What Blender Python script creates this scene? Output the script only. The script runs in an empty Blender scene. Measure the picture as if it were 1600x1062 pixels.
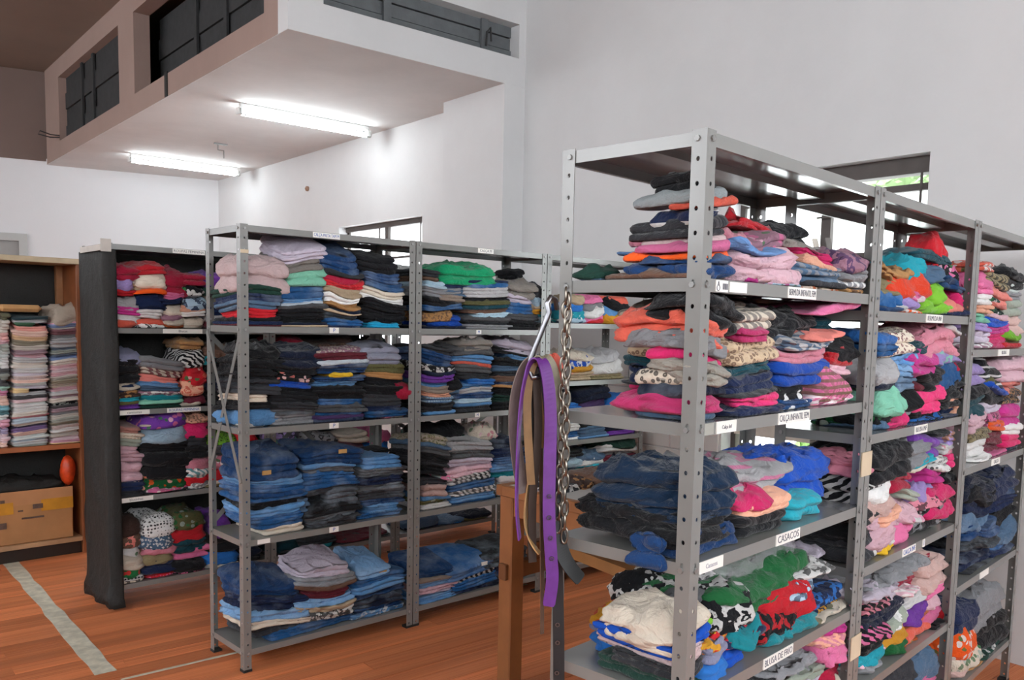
import bpy, math, random
import numpy as np
from mathutils import Matrix, Vector

SC = bpy.context.scene
COL = SC.collection

# ------------------------------------------------------------------ camera, sky, lights, exposure
CAM = dict(f=1343.320, pitch=0.093641, roll=0.020502, cx=807.117, cy=631.728, z=1.5818)
def make_camera():
    cd = bpy.data.cameras.new('camera'); co = bpy.data.objects.new('camera', cd); COL.objects.link(co)
    p, r = CAM['pitch'], CAM['roll']
    F = Vector((0, math.cos(p), -math.sin(p))); rt = Vector((1, 0, 0)); up = rt.cross(F)
    R = rt*math.cos(r)+up*math.sin(r); U = -rt*math.sin(r)+up*math.cos(r)
    m = Matrix((R, U, -F)).transposed().to_4x4(); m.translation = (0, 0, CAM['z'])
    co.matrix_world = m
    cd.sensor_width = 36; cd.sensor_fit = 'HORIZONTAL'; cd.lens = CAM['f']/1600*36
    cd.shift_x = (800-CAM['cx'])/1600; cd.shift_y = (CAM['cy']-531)/1600
    cd.clip_start = .05; cd.clip_end = 200
    SC.camera = co
make_camera()
W = bpy.data.worlds.new('sky'); SC.world = W; W.use_nodes = True
bg = W.node_tree.nodes['Background']; bg.inputs[0].default_value = (.92, .957, 1.0, 1); bg.inputs[1].default_value = 6.0
SC.view_settings.view_transform = 'Standard'; SC.view_settings.look = 'None'
SC.view_settings.gamma = 1; SC.view_settings.use_curve_mapping = False
SC.view_settings.exposure = 0.58
SC.cycles.max_bounces = 8; SC.cycles.diffuse_bounces = 5; SC.cycles.transparent_max_bounces = 8

TUBE_STRENGTH = 32.0

# ------------------------------------------------------------------ materials
def lin(c):
    return tuple(((v/255)/12.92 if v/255 <= .04045 else ((v/255+.055)/1.055)**2.4) for v in c)
def hx(s):
    return lin((int(s[0:2], 16), int(s[2:4], 16), int(s[4:6], 16)))
MATS = {}
class NT:
    def __init__(s, name):
        s.m = bpy.data.materials.new(name); s.m.use_nodes = True; s.t = s.m.node_tree
        s.b = s.t.nodes['Principled BSDF']; s.out = s.t.nodes['Material Output']
    def n(s, ty, **kw):
        o = s.t.nodes.new(ty)
        for k, v in kw.items(): setattr(o, k, v)
        return o
    def l(s, a, b): s.t.links.new(a, b)
    def coord(s, scale=(1, 1, 1), rnd=True):
        tc = s.n('ShaderNodeTexCoord'); mp = s.n('ShaderNodeMapping'); mp.inputs['Scale'].default_value = scale
        s.l(tc.outputs['Object'], mp.inputs['Vector'])
        if rnd:
            oi = s.n('ShaderNodeObjectInfo'); mu = s.n('ShaderNodeMath', operation='MULTIPLY'); mu.inputs[1].default_value = 37.0
            s.l(oi.outputs['Random'], mu.inputs[0]); s.l(mu.outputs[0], mp.inputs['Location'])
        return mp.outputs['Vector']
    def noise(s, vec, scale, detail=3, rough=.55):
        o = s.n('ShaderNodeTexNoise'); o.inputs['Scale'].default_value = scale; o.inputs['Detail'].default_value = detail
        o.inputs['Roughness'].default_value = rough; s.l(vec, o.inputs['Vector']); return o.outputs['Fac']
    def ramp(s, fac, stops, const=False):
        o = s.n('ShaderNodeValToRGB'); e = o.color_ramp.elements
        if const: o.color_ramp.interpolation = 'CONSTANT'
        while len(e) < len(stops): e.new(.5)
        for i, (p, c) in enumerate(stops):
            e[i].position = p; e[i].color = (*c, 1) if len(c) == 3 else c
        s.l(fac, o.inputs[0]); return o.outputs[0]
    def mix(s, fac, a, b, mode='MIX'):
        o = s.n('ShaderNodeMix', data_type='RGBA', blend_type=mode)
        for i, v in ((0, fac), (6, a), (7, b)):
            if isinstance(v, (int, float)): o.inputs[i].default_value = v
            elif isinstance(v, tuple): o.inputs[i].default_value = (*v, 1)
            else: s.l(v, o.inputs[i])
        return o.outputs[2]
    def bump(s, h, strength, dist=.01):
        o = s.n('ShaderNodeBump'); o.inputs['Strength'].default_value = strength; o.inputs['Distance'].default_value = dist
        s.l(h, o.inputs['Height']); s.l(o.outputs[0], s.b.inputs['Normal'])
    def setc(s, c):
        if isinstance(c, tuple): s.b.inputs['Base Color'].default_value = (*c, 1)
        else: s.l(c, s.b.inputs['Base Color'])
    def p(s, **kw):
        for k, v in kw.items(): s.b.inputs[k.replace('_', ' ')].default_value = v
        return s

def plain(name, hexc, rough=.6, metal=0.0, var=.12, scale=8, bump=0.0, bscale=60, spec=.5):
    if name in MATS: return MATS[name]
    t = NT(name); v = t.coord(); c = hx(hexc)
    f = t.noise(v, scale, 4)
    t.setc(t.ramp(f, [(.3, tuple(x*(1-var) for x in c)), (.7, tuple(min(1, x*(1+var)) for x in c))]))
    t.p(Roughness=rough, Metallic=metal, Specular_IOR_Level=spec)
    if bump: t.bump(t.noise(v, bscale, 3), bump, .004)
    MATS[name] = t.m; return t.m

PAL = dict(beige=('c9b294', 'beige'), black=('17181c', 'black'), bleach=('c6d2de', 'bleached blue'), blue=('2c72c2', 'bright blue'),
 brgrey=('8d867f', 'brownish grey'), brown=('6e5345', 'brown'), burg=('6a2532', 'burgundy'), camo=('9c9384', 'mottled beige'), char=('36383d', 'charcoal'),
 coral=('dd6350', 'coral'), cream=('e2d6c4', 'cream'), crimson=('b01c3e', 'crimson'), cyan=('25b0e0', 'cyan'), dbrown=('45322c', 'dark brown'),
 den=('22588f', 'mid blue'), dgreen=('1f4238', 'dark green'), dgrey=('56575a', 'dark grey'), dkblue=('173d6e', 'dull blue'), dkden=('143c6b', 'dark blue'),
 dkteal=('154652', 'dark teal'), dnavy=('121c34', 'dark navy'), dpur=('46325f', 'dark purple'), inky=('12304e', 'inky blue'), emer=('0f9a66', 'emerald green'), fade=('79a5d2', 'faded blue'),
 fuch=('c2386f', 'raspberry'), grden=('838a8c', 'grey denim'), green=('1f6a3a', 'green'), grey=('8f9094', 'grey'), greywh=('cfcfcf', 'greyish white'),
 greyyel=('aca79c', 'warm grey'), hot=('d92a6c', 'hot pink'), hotpk=('e23a78', 'bright pink'), khaki=('9a8d6a', 'khaki'), lilac=('a894cf', 'lilac'),
 lilacgrey=('9b9dbb', 'lilac grey'), lime=('86cc3c', 'lime green'), ltblue=('aecade', 'light blue'), ltden=('5b90c4', 'light blue'), ltgrey=('b9b8ba', 'light grey'),
 ltlilac=('cfc4d4', 'pale lilac'), ltpink=('e6bcc8', 'pale pink'), magenta=('c8388f', 'magenta'), maroon=('7c2a3e', 'maroon'), mauve=('a3788a', 'mauve'),
 mint=('8fd8bb', 'mint green'), mintwh=('cfdcd8', 'pale mint'), must=('dea030', 'mustard'), navy=('17264a', 'navy'), olive=('66643f', 'olive'),
 orange=('ff6420', 'neon orange'), peach=('f3b598', 'peach'), pink=('e477a6', 'pink'), pkgrey=('c9b0b0', 'pinkish grey'), purple=('7a3fa8', 'purple'),
 red=('cf2430', 'red'), redor=('e84424', 'red orange'), rose=('d9889a', 'rose pink'), royal=('1650b8', 'royal blue'), rust=('b0562a', 'rust'),
 sage=('a3ad9f', 'sage grey'), salmon=('ec8b80', 'salmon'), salmonbr=('a9756a', 'dull salmon'), sandpink=('d8b6ae', 'sandy pink'), sky=('7aa8e4', 'sky blue'),
 slate=('4f6a86', 'slate blue'), slgrey=('8e90a0', 'silver grey'), tan=('b98a58', 'tan'), taupe=('938478', 'taupe'), teal=('1c8b96', 'teal'),
 turq=('2ab0c4', 'turquoise'), white=('ecebe9', 'white'), yellow=('ecc030', 'yellow'))
PWORD = dict(str='striped', str2='trimmed', flo='floral', pr='printed', leo='spotted', dot='dotted', pla='checked')

def cloth_mat(col, kind):
    key = col+'|'+('j' if kind == 'j' else ('k' if kind in 'sh' else ('w' if kind == 'w' else 't')))
    if key in MATS: return MATS[key]
    base, _, pat = col.partition('/')
    c = hx(PAL[base][0]); t = NT('cloth_'+base+('_'+pat.replace(':', '_') if pat else '')+('_denim' if kind == 'j' else ''))
    v = t.coord(); oi = t.n('ShaderNodeObjectInfo')
    col_o = c
    if pat:
        pt, c2n = pat.split(':'); c2 = hx(PAL[c2n][0])
        if pt in ('str', 'str2', 'pla'):
            w = t.n('ShaderNodeTexWave', wave_type='BANDS', bands_direction='DIAGONAL' if pt == 'str' else 'Z')
            w.inputs['Scale'].default_value = {'str': 16, 'str2': 9, 'pla': 18}[pt]; w.inputs['Distortion'].default_value = 1.2; w.inputs['Detail'].default_value = 1
            t.l(v, w.inputs['Vector'])
            fac = t.ramp(w.outputs['Fac'], [(0, (0, 0, 0)), (.55 if pt != 'str2' else .86, (1, 1, 1))], True)
            col_o = t.mix(fac, c, c2)
            if pt == 'pla':
                w2 = t.n('ShaderNodeTexWave', wave_type='BANDS', bands_direction='X'); w2.inputs['Scale'].default_value = 18
                t.l(v, w2.inputs['Vector']); f2 = t.ramp(w2.outputs['Fac'], [(0, (0, 0, 0)), (.6, (.6, .6, .6))], True)
                col_o = t.mix(f2, col_o, c2)
        elif pt in ('dot', 'leo'):
            vo = t.n('ShaderNodeTexVoronoi'); vo.inputs['Scale'].default_value = 55 if pt == 'dot' else 70
            vo.inputs['Randomness'].default_value = .25 if pt == 'dot' else 1
            t.l(v, vo.inputs['Vector'])
            st = [(0, (1, 1, 1)), (.36, (0, 0, 0))] if pt == 'dot' else [(0, (.25,)*3), (.16, (1, 1, 1)), (.42, (0, 0, 0))]
            col_o = t.mix(t.ramp(vo.outputs['Distance'], st, True), c, c2)
        elif pt == 'flo':
            vo = t.n('ShaderNodeTexVoronoi'); vo.inputs['Scale'].default_value = 34; t.l(v, vo.inputs['Vector'])
            sp = t.n('ShaderNodeSeparateColor'); t.l(vo.outputs['Color'], sp.inputs[0])
            m1 = t.ramp(sp.outputs[0], [(0, c), (.45, c2), (.75, tuple(.6*x+.4 for x in c2)), (.9, hx('3f7a4a'))], True)
            m0 = t.ramp(vo.outputs['Distance'], [(0, (1, 1, 1)), (.5, (0, 0, 0))], True)
            col_o = t.mix(m0, c, m1)
        else:
            nz = t.noise(v, 26, 2, .5)
            col_o = t.mix(t.ramp(nz, [(0, (0, 0, 0)), (.53, (1, 1, 1)), (.66, (0, 0, 0)), (.72, (1, 1, 1))], True), c, c2)
    # shade differences from garment to garment and soft wear
    wear = t.noise(v, 7 if kind == 'j' else 5, 4, .6)
    if kind == 'j':
        pale = tuple(.55*x+.45*y for x, y in zip(c, (.55, .66, .78)))
        col_o = t.mix(t.ramp(wear, [(.46, (0, 0, 0)), (.74, (.85, .85, .85))]), col_o, pale)
        gr = t.noise(t.coord((60, 60, 420)), 6, 2); col_o = t.mix(t.ramp(gr, [(.3, (.78,)*3), (.7, (1.15,)*3)]), (1, 1, 1), col_o, 'MIX') if False else t.mix(.22, col_o, t.ramp(gr, [(.35, tuple(x*.5 for x in c)), (.65, tuple(min(1, x*1.7) for x in c))]))
    else:
        col_o = t.mix(t.ramp(wear, [(.3, (0, 0, 0)), (.75, (.35,)*3)]), col_o, tuple(x*.78 for x in c) if not pat else c)
    hs = t.n('ShaderNodeHueSaturation'); mr = t.n('ShaderNodeMapRange'); mr.inputs[3].default_value = .66; mr.inputs[4].default_value = .98
    if kind == 'w': hs.inputs['Saturation'].default_value = .62
    t.l(oi.outputs['Random'], mr.inputs[0]); t.l(mr.outputs[0], hs.inputs['Value'])
    if isinstance(col_o, tuple): hs.inputs['Color'].default_value = (*col_o, 1)
    else: t.l(col_o, hs.inputs['Color'])
    t.l(hs.outputs[0], t.b.inputs['Base Color'])
    t.p(Roughness=.88, Specular_IOR_Level=.2)
    t.b.inputs['Sheen Weight'].default_value = .15 if kind in 'sh' else .05
    w_ = t.n('ShaderNodeTexNoise'); w_.inputs['Scale'].default_value = 11; w_.inputs['Detail'].default_value = 4; w_.inputs['Roughness'].default_value = .55; w_.inputs['Distortion'].default_value = 1.3
    t.l(t.coord((1, 1, 1.7)), w_.inputs['Vector'])
    fine = t.noise(v, 90 if kind != 'w' else 140, 2, .6)
    ad = t.n('ShaderNodeMath', operation='MULTIPLY_ADD'); ad.inputs[1].default_value = .07 if kind not in 'sh' else .12
    t.l(fine, ad.inputs[0]); t.l(w_.outputs['Fac'], ad.inputs[2])
    t.bump(ad.outputs[0], 1.0, .020 if kind != 'w' else .008)
    MATS[key] = t.m; return t.m

M_STEEL = plain('grey_enamel', '7c7d7a', .26, 0, .05, 3, .04, 8, .6)
M_STEEL.node_tree.nodes['Principled BSDF'].inputs['Coat Weight'].default_value = .35; M_STEEL.node_tree.nodes['Principled BSDF'].inputs['Coat Roughness'].default_value = .12
M_BOLT = plain('zinc_bolt', '8e8e8c', .4, .6, .1)
M_PAPER = plain('paper_label', 'e6e4de', .8, 0, .04)
M_INK = plain('ink', '62626a', .8, 0, .05)
M_INKB = plain('blue_ink', '3a5fa8', .8, 0, .05)
M_WOOD = plain('brown_wood', '8a5230', .5, 0, .25, 6)
M_DOORG = plain('door_grey', '8f8f8d', .6, 0, .04)
M_SHUT = plain('shutter_dark', '2a2b2c', .75, 0, .25, 12, .3, 40)
M_SHUT2 = plain('shutter_grey', '5d6163', .7, 0, .12, 12, .2, 40)
M_FRAME = plain('window_frame_dark', '4d4643', .6, 0, .15)
M_FRAMEL = plain('window_frame_cream', 'd8cfc4', .6, 0, .1)

def wall_mat(name, hexc, stain=.06):
    if name in MATS: return MATS[name]
    t = NT(name); v = t.coord(rnd=False); c = hx(hexc)
    f = t.noise(v, 1.3, 6, .65); g = t.noise(v, 14, 5, .7)
    b = t.ramp(f, [(.3, tuple(x*(1-stain) for x in c)), (.62, c)])
    sp = t.ramp(g, [(.70, (0, 0, 0)), (.80, (.5,)*3)])
    t.setc(t.mix(sp, b, tuple(x*.72 for x in c)))
    t.p(Roughness=.85, Specular_IOR_Level=.25); t.bump(t.noise(v, 40, 4, .6), .12, .006)
    MATS[name] = t.m; return t.m
M_WALL = wall_mat('white_plaster', 'cdcdcd')
M_WALLB = wall_mat('white_plaster_lit', 'd2d3d5', .03)
M_CEIL = wall_mat('shaded_beige_ceiling', '83756a', .10)  # beige darkened, the dimness of the upper hall painted in
M_BEIGE_SHADE = wall_mat('beige_plaster_shaded', '9a837a', .10)  # mezzanine's left face: shade of the side away from the windows painted in
M_SLAB = wall_mat('slab_underside_paint', 'd9d9d8', .12)
M_BLOCK = wall_mat('painted_block', 'dedcd8', .08)

def floor_mat():
    t = NT('red_brown_boards'); oi = t.n('ShaderNodeObjectInfo')
    v = t.coord((1, 1, 1)); g = t.noise(t.coord((1.2, 22, 22)), 2.2, 6, .6)
    a, b = hx('b4542c'), hx('f09c68')
    c = t.ramp(g, [(.28, a), (.72, b)])
    k = t.ramp(t.noise(v, 1.2, 3), [(.35, (.8,)*3), (.7, (1.08,)*3)])
    c = t.mix(1.0, c, k, 'MULTIPLY')
    hs = t.n('ShaderNodeHueSaturation'); mr = t.n('ShaderNodeMapRange'); mr.inputs[3].default_value = .8; mr.inputs[4].default_value = 1.18
    t.l(oi.outputs['Random'], mr.inputs[0]); t.l(mr.outputs[0], hs.inputs['Value']); t.l(c, hs.inputs['Color'])
    t.l(hs.outputs[0], t.b.inputs['Base Color']); t.p(Roughness=.5, Specular_IOR_Level=.28); t.bump(g, .12, .003)
    return t.m
M_FLOOR = floor_mat()
M_FLOORB = plain('floor_joint', '4a2718', .8)

def glass_mat():
    t = NT('dusty_window_glass'); nt = t.t
    tr = t.n('ShaderNodeBsdfTransparent'); tl = t.n('ShaderNodeBsdfTranslucent'); tl.inputs[0].default_value = (.93, .95, .95, 1)
    gl = t.n('ShaderNodeBsdfGlossy'); gl.inputs['Roughness'].default_value = .08
    m1 = t.n('ShaderNodeMixShader'); m1.inputs[0].default_value = .5; t.l(tr.outputs[0], m1.inputs[1]); t.l(tl.outputs[0], m1.inputs[2])
    m2 = t.n('ShaderNodeMixShader'); m2.inputs[0].default_value = .05; t.l(m1.outputs[0], m2.inputs[1]); t.l(gl.outputs[0], m2.inputs[2])
    t.l(m2.outputs[0], t.out.inputs[0]); return t.m
M_GLASS = glass_mat()
def emit_mat():
    t = NT('fluorescent_light'); e = t.n('ShaderNodeEmission'); e.inputs[0].default_value = (.90, .97, 1, 1); e.inputs[1].default_value = TUBE_STRENGTH
    t.l(e.outputs[0], t.out.inputs[0]); return t.m
M_TUBE = emit_mat()
def plastic_film():
    t = NT('clear_plastic_film'); t.setc((.62, .60, .62)); t.p(Roughness=.12, Specular_IOR_Level=1.0)
    tr = t.n('ShaderNodeBsdfTransparent'); m = t.n('ShaderNodeMixShader'); m.inputs[0].default_value = .30
    v = t.coord(); t.bump(t.noise(v, 26, 3), 1.0, .012)
    t.l(tr.outputs[0], m.inputs[1]); t.l(t.b.outputs[0], m.inputs[2]); t.l(m.outputs[0], t.out.inputs[0]); return t.m
M_FILM = plastic_film()
def black_film():
    t = NT('black_plastic_sheet'); v = t.coord(rnd=False); t.setc(hx('2a2a29')); t.p(Roughness=.62, Specular_IOR_Level=.3)
    t.bump(t.noise(v, 14, 6, .7), .8, .02); return t.m
M_BLACK = black_film()

# ------------------------------------------------------------------ mesh helpers
class MB:
    def __init__(s): s.v = []; s.f = []
    def add(s, vs, fs):
        o = len(s.v); s.v += [tuple(p) for p in vs]; s.f += [tuple(i+o for i in f) for f in fs]; return s
    def box(s, x0, x1, y0, y1, z0, z1, m=None):
        vs = [(x, y, z) for z in (z0, z1) for y in (y0, y1) for x in (x0, x1)]
        if m: vs = [m @ Vector(p) for p in vs]
        return s.add(vs, [(0, 2, 3, 1), (4, 5, 7, 6), (0, 1, 5, 4), (2, 6, 7, 3), (0, 4, 6, 2), (1, 3, 7, 5)])
    def bbox(s, x0, x1, y0, y1, z0, z1, b=.003):       # box with chamfered edges
        xs, ys, zs = (x0, x1), (y0, y1), (z0, z1); vs = []; idx = {}
        for i in (0, 1):
            for j in (0, 1):
                for k in (0, 1):
                    sx, sy, sz = (b if i == 0 else -b), (b if j == 0 else -b), (b if k == 0 else -b)
                    X, Y, Z = xs[i], ys[j], zs[k]
                    for ax, p in enumerate(((X, Y+sy, Z+sz), (X+sx, Y, Z+sz), (X+sx, Y+sy, Z))):
                        idx[i, j, k, ax] = len(vs); vs.append(p)
        fs = []
        q = lambda *a: fs.append(tuple(idx[t] for t in a))
        for i in (0, 1):
            o = [(i, 0, 0, 0), (i, 1, 0, 0), (i, 1, 1, 0), (i, 0, 1, 0)]; q(*(o if i else o[::-1]))
            o = [(0, i, 0, 1), (1, i, 0, 1), (1, i, 1, 1), (0, i, 1, 1)]; q(*(o[::-1] if i else o))
            o = [(0, 0, i, 2), (1, 0, i, 2), (1, 1, i, 2), (0, 1, i, 2)]; q(*(o if i else o[::-1]))
        for i in (0, 1):
            for j in (0, 1):
                q((i, j, 0, 0), (i, j, 1, 0), (i, j, 1, 1), (i, j, 0, 1))
                q((i, 0, j, 0), (i, 1, j, 0), (i, 1, j, 2), (i, 0, j, 2))
                q((0, i, j, 1), (1, i, j, 1), (1, i, j, 2), (0, i, j, 2))
        for i in (0, 1):
            for j in (0, 1):
                for k in (0, 1): q((i, j, k, 0), (i, j, k, 1), (i, j, k, 2))
        return s.add(vs, fs)
    def bar(s, p0, p1, w, h, up=(0, 0, 1)):
        p0, p1 = Vector(p0), Vector(p1); d = (p1-p0).normalized(); u = Vector(up)
        x = d.cross(u).normalized(); y = x.cross(d)
        vs = [p+x*(sx*w/2)+y*(sy*h/2) for p in (p0, p1) for sx, sy in ((-1, -1), (1, -1), (1, 1), (-1, 1))]
        return s.add(vs, [(3, 2, 1, 0), (4, 5, 6, 7), (0, 1, 5, 4), (1, 2, 6, 5), (2, 3, 7, 6), (3, 0, 4, 7)])
    def tube(s, pts, r, n=8, closed=False, cap=True):
        P = [Vector(p) for p in pts]; N = len(P); rings = []; prev = None; vs = []; fs = []
        for i in range(N):
            a = P[(i-1) % N] if (closed or i > 0) else P[i]; b = P[(i+1) % N] if (closed or i < N-1) else P[i]
            d = (b-a).normalized()
            if prev is None:
                t = Vector((0, 0, 1)) if abs(d.z) < .9 else Vector((1, 0, 0)); x = d.cross(t).normalized()
            else: x = (prev-d*prev.dot(d)).normalized()
            prev = x; y = d.cross(x); rr = r[i] if isinstance(r, (list, tuple)) else r
            vs += [P[i]+x*(rr*math.cos(2*math.pi*k/n))+y*(rr*math.sin(2*math.pi*k/n)) for k in range(n)]
        for i in range(N if closed else N-1):
            j = (i+1) % N
            fs += [(i*n+k, i*n+(k+1) % n, j*n+(k+1) % n, j*n+k) for k in range(n)]
        if cap and not closed: fs += [tuple(range(n))[::-1], tuple((N-1)*n+k for k in range(n))]
        return s.add(vs, fs)
    def cyl(s, c, d, r, h, n=10):
        c, d = Vector(c), Vector(d).normalized(); return s.tube([c, c+d*h], r, n)
    def mesh(s, name, mat, smooth=False):
        me = bpy.data.meshes.new(name); me.from_pydata([tuple(p) for p in s.v], [], s.f)
        if smooth: me.polygons.foreach_set('use_smooth', [True]*len(me.polygons))
        me.materials.append(mat); me.update(); return me

def link(name, me, parent=None, loc=None, rot=None):
    o = bpy.data.objects.new(name, me); COL.objects.link(o)
    if parent: o.parent = parent
    if loc is not None: o.location = loc
    if rot is not None: o.rotation_euler = rot
    return o
def part(name, mb, mat, parent, smooth=False): return link(name, mb.mesh(name, mat, smooth), parent)
def tag(o, label=None, cat=None, group=None, kind=None):
    if label: o['label'] = label
    if cat: o['category'] = cat
    if group: o['group'] = group
    if kind: o['kind'] = kind
    return o
def empty(name, loc, rz=0.0, label=None, cat=None, group=None, kind=None):
    o = bpy.data.objects.new(name, None); COL.objects.link(o); o.location = loc; o.rotation_euler = (0, 0, rz)
    o.empty_display_size = .1
    return tag(o, label, cat, group, kind)
def text_mesh(s, size, mat, name='lettering', squeeze=1.0):
    cu = bpy.data.curves.new('t', 'FONT'); cu.body = s; cu.size = size; cu.align_x = 'CENTER'; cu.align_y = 'CENTER'; cu.extrude = .0003; cu.resolution_u = 2
    o = bpy.data.objects.new('t', cu); COL.objects.link(o)
    dg = bpy.context.evaluated_depsgraph_get(); me = bpy.data.meshes.new_from_object(o.evaluated_get(dg))
    bpy.data.objects.remove(o); bpy.data.curves.remove(cu)
    me.name = name; me.materials.clear(); me.materials.append(mat)
    if squeeze != 1: me.transform(Matrix.Diagonal((squeeze, 1, 1, 1)))
    return me

# ------------------------------------------------------------------ the room (axes turned by RT: a runs right and away, b left and away)
RT = .70
ROOM = Matrix.Rotation(RT, 4, 'Z')
def room(o): o.rotation_euler = (0, 0, RT); return o
def struct(name, mb, mat, parent=None):
    o = part(name, mb, mat, parent)
    if parent is None: room(o); o['kind'] = 'structure'
    return o
AW, BC = 4.44, 5.248            # right wall plane, mezzanine front
H = 4.5
# floor slab and its boards
floor = struct('floor', MB().box(-4.2, 4.6, -3.6, 13.6, -.2, -.016), M_FLOORB)
rng = random.Random(5)
unit = MB().bbox(0, 1, 0, 1, 0, 1, .0).mesh('board', M_FLOOR) if False else None
ub = MB().box(0, 1, 0, 1, 0, 1).mesh('board', M_FLOOR)
bw = .1
nrow = int(12.6/bw)
for i in range(nrow):
    b0 = -.6+i*bw
    if b0 < 7.5: cuts = [-2.2, rng.uniform(-.4, 2.6), 4.44]
    else: cuts = [-2.2, 4.44]
    for x0, x1 in zip(cuts, cuts[1:]):
        o = link('board', ub, floor); o.location = (x0+.001, b0+.001, -.016); o.scale = (x1-x0-.002, bw-.0025, .016+rng.uniform(-.0004, .0004))
# walls
def wall_right():
    mb = MB(); x0, x1 = AW, AW+.22
    ops = [(2.07, 3.27, .78, 2.49), (6.66, 8.22, 1.25, 2.55)]
    b = -3.6
    for o0, o1, z0, z1 in ops:
        mb.box(x0, x1, b, o0, 0, H); mb.box(x0, x1, o0, o1, 0, z0); mb.box(x0, x1, o0, o1, z1, H); b = o1
    mb.box(x0, x1, b, 12.2, 0, H)
    return struct('wall_right', mb, M_WALL)
wr = wall_right()
# painted block courses low on the right wall
blk = MB().bbox(-.012, .004, .004, .386, .004, .186, .004).mesh('block', M_BLOCK)
for r in range(7):
    off = .195 if r % 2 else 0
    for c in range(7):
        b0 = 3.28+c*.39+off
        if b0+.39 > 5.24: continue
        link('block', blk, wr, (AW, b0, .02+r*.19))
wb = MB(); p0 = Vector((4.66, 11.49, 0)); p1 = Vector((-4.2, 13.43, 0)); dd = (p1-p0).normalized(); nn = Vector((dd.y, -dd.x, 0))
if nn.y < 0: nn = -nn
def back(u, z, t=0.0): q = p0+dd*u+nn*t; return (q.x, q.y, z)
def backbox(mb, u0, u1, t0, t1, z0, z1):
    vs = [back(u, z, t) for z in (z0, z1) for t in (t0, t1) for u in (u0, u1)]
    return mb.add(vs, [(0, 1, 3, 2), (4, 6, 7, 5), (0, 4, 5, 1), (2, 3, 7, 6), (0, 2, 6, 4), (1, 5, 7, 3)])
LB = (p1-p0).length
UD = (4.66-2.25)/abs(dd.x)
backbox(wb, 0, UD, 0, .2, 0, 3.44); backbox(wb, UD, UD+1.0, 0, .2, 2.55, 3.44); backbox(wb, UD+1.0, LB, 0, .2, 0, 3.44)
struct('wall_back', wb, M_WALLB)
struct('trim_1', backbox(MB(), 0, LB, 0, .2, 3.44, H), wall_mat('shaded_plaster', '766660', .1))  # upper back wall: shade above the slab line put into a darker brown
# grey door in the back wall, its head showing above the cupboard
dr = empty('door_1', (0, 0, 0), RT, kind='structure')
m = MB(); backbox(m, UD+.0, UD+.09, -.03, .1, 0, 2.55); backbox(m, UD+.91, UD+1.0, -.03, .1, 0, 2.55); backbox(m, UD+.09, UD+.91, -.03, .1, 2.46, 2.55)
part('door_frame', m, plain('door_frame_grey', 'aeb0ae', .6, 0, .04), dr)
m = MB(); backbox(m, UD+.09, UD+.91, .02, .06, 0, 2.46); part('door_panel', m, M_DOORG, dr)
m = MB(); m.tube([back(UD+.84, 1.02, .02), back(UD+.84, 1.02, -.05), back(UD+.74, 1.02, -.05)], .011, 8); part('door_handle', m, M_BOLT, dr)
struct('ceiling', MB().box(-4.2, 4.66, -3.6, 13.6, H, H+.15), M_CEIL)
# the hall's other two walls, unseen, window openings shaped to steer the daylight
m = MB(); m.box(-4.2, -4.0, -3.6, 13.4, 0, 2.3).box(-4.2, -4.0, -3.6, 13.4, 4.1, H)
for b0 in (-3.6, -.6, 2.4, 5.4, 8.4, 11.4): m.box(-4.2, -4.0, b0, b0+1.1, 2.3, 4.1)
struct('wall_left', m, M_WALL)
m = MB(); m.box(-4.0, 4.66, -3.6, -3.4, 0, 1.9).box(-4.0, 4.66, -3.6, -3.4, 4.1, H)
for a0 in (-4.0, -1.2, 1.6, 4.26): m.box(a0, a0+.4, -3.6, -3.4, 1.9, 4.1)
struct('wall_front', m, M_WALL)
# mezzanine
MA = 2.475
def slab():
    def poly(mb, z0, z1):
        e = [(MA, BC), (AW, BC), (AW, 11.54), (MA, 11.97)]
        vs = [(x, y, z) for z in (z0, z1) for x, y in e]
        return mb.add(vs, [(3, 2, 1, 0), (4, 5, 6, 7), (0, 1, 5, 4), (1, 2, 6, 5), (2, 3, 7, 6), (3, 0, 4, 7)])
    struct('trim_2', poly(MB(), 3.4, 3.47), M_SLAB)
slab()
T = .14
m = MB()
for b0, b1, z0, z1 in ((BC+T, 11.92, 3.402, 3.585), (BC+T, 5.6, 3.585, H), (8.4, 8.87, 3.585, H), (11.25, 11.92, 3.585, H), (5.6, 8.4, 4.30, H), (8.87, 11.25, 4.30, H)):
    m.box(MA-.002, MA+T, b0, b1, z0, z1)
struct('wall_upper_left', m, M_BEIGE_SHADE)
m = MB()
for a0, a1, z0, z1 in ((MA-.002, AW, 3.402, 3.61), (MA-.002, 2.72, 3.61, H), (4.372, AW, 3.61, H), (2.72, 4.372, 3.862, H)):
    m.box(a0, a1, BC-.002, BC+T, z0, z1)
struct('wall_upper_front', m, M_WALL)
struct('trim_3', MB().box(4.235, AW, BC-.001, 6.05, 0, 3.4), M_WALL)           # pier under the slab
def shutter(name, origin, axis_a, length, z0, z1, nslat, mat, stiles):
    e = empty(name, (0, 0, 0), RT, kind='structure')
    def bx(mb, s0, s1, t0, t1, zz0, zz1):
        if axis_a: return mb.box(origin[0]+s0, origin[0]+s1, origin[1]+t0, origin[1]+t1, zz0, zz1)
        return mb.box(origin[0]+t0, origin[0]+t1, origin[1]+s0, origin[1]+s1, zz0, zz1)
    h = (z1-z0)/nslat
    for i in range(nslat):
        part('slat', bx(MB(), .0, length, .012*(i % 2), .03+.012*(i % 2), z0+i*h, z0+(i+1)*h-.008), mat, e)
    for s in stiles: part('stile', bx(MB(), s-.03, s+.03, -.022, .0, z0, z1), mat, e)
    part('backing', bx(MB(), 0, length, .045, .06, z0, z1), mat, e)
    return e
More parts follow.
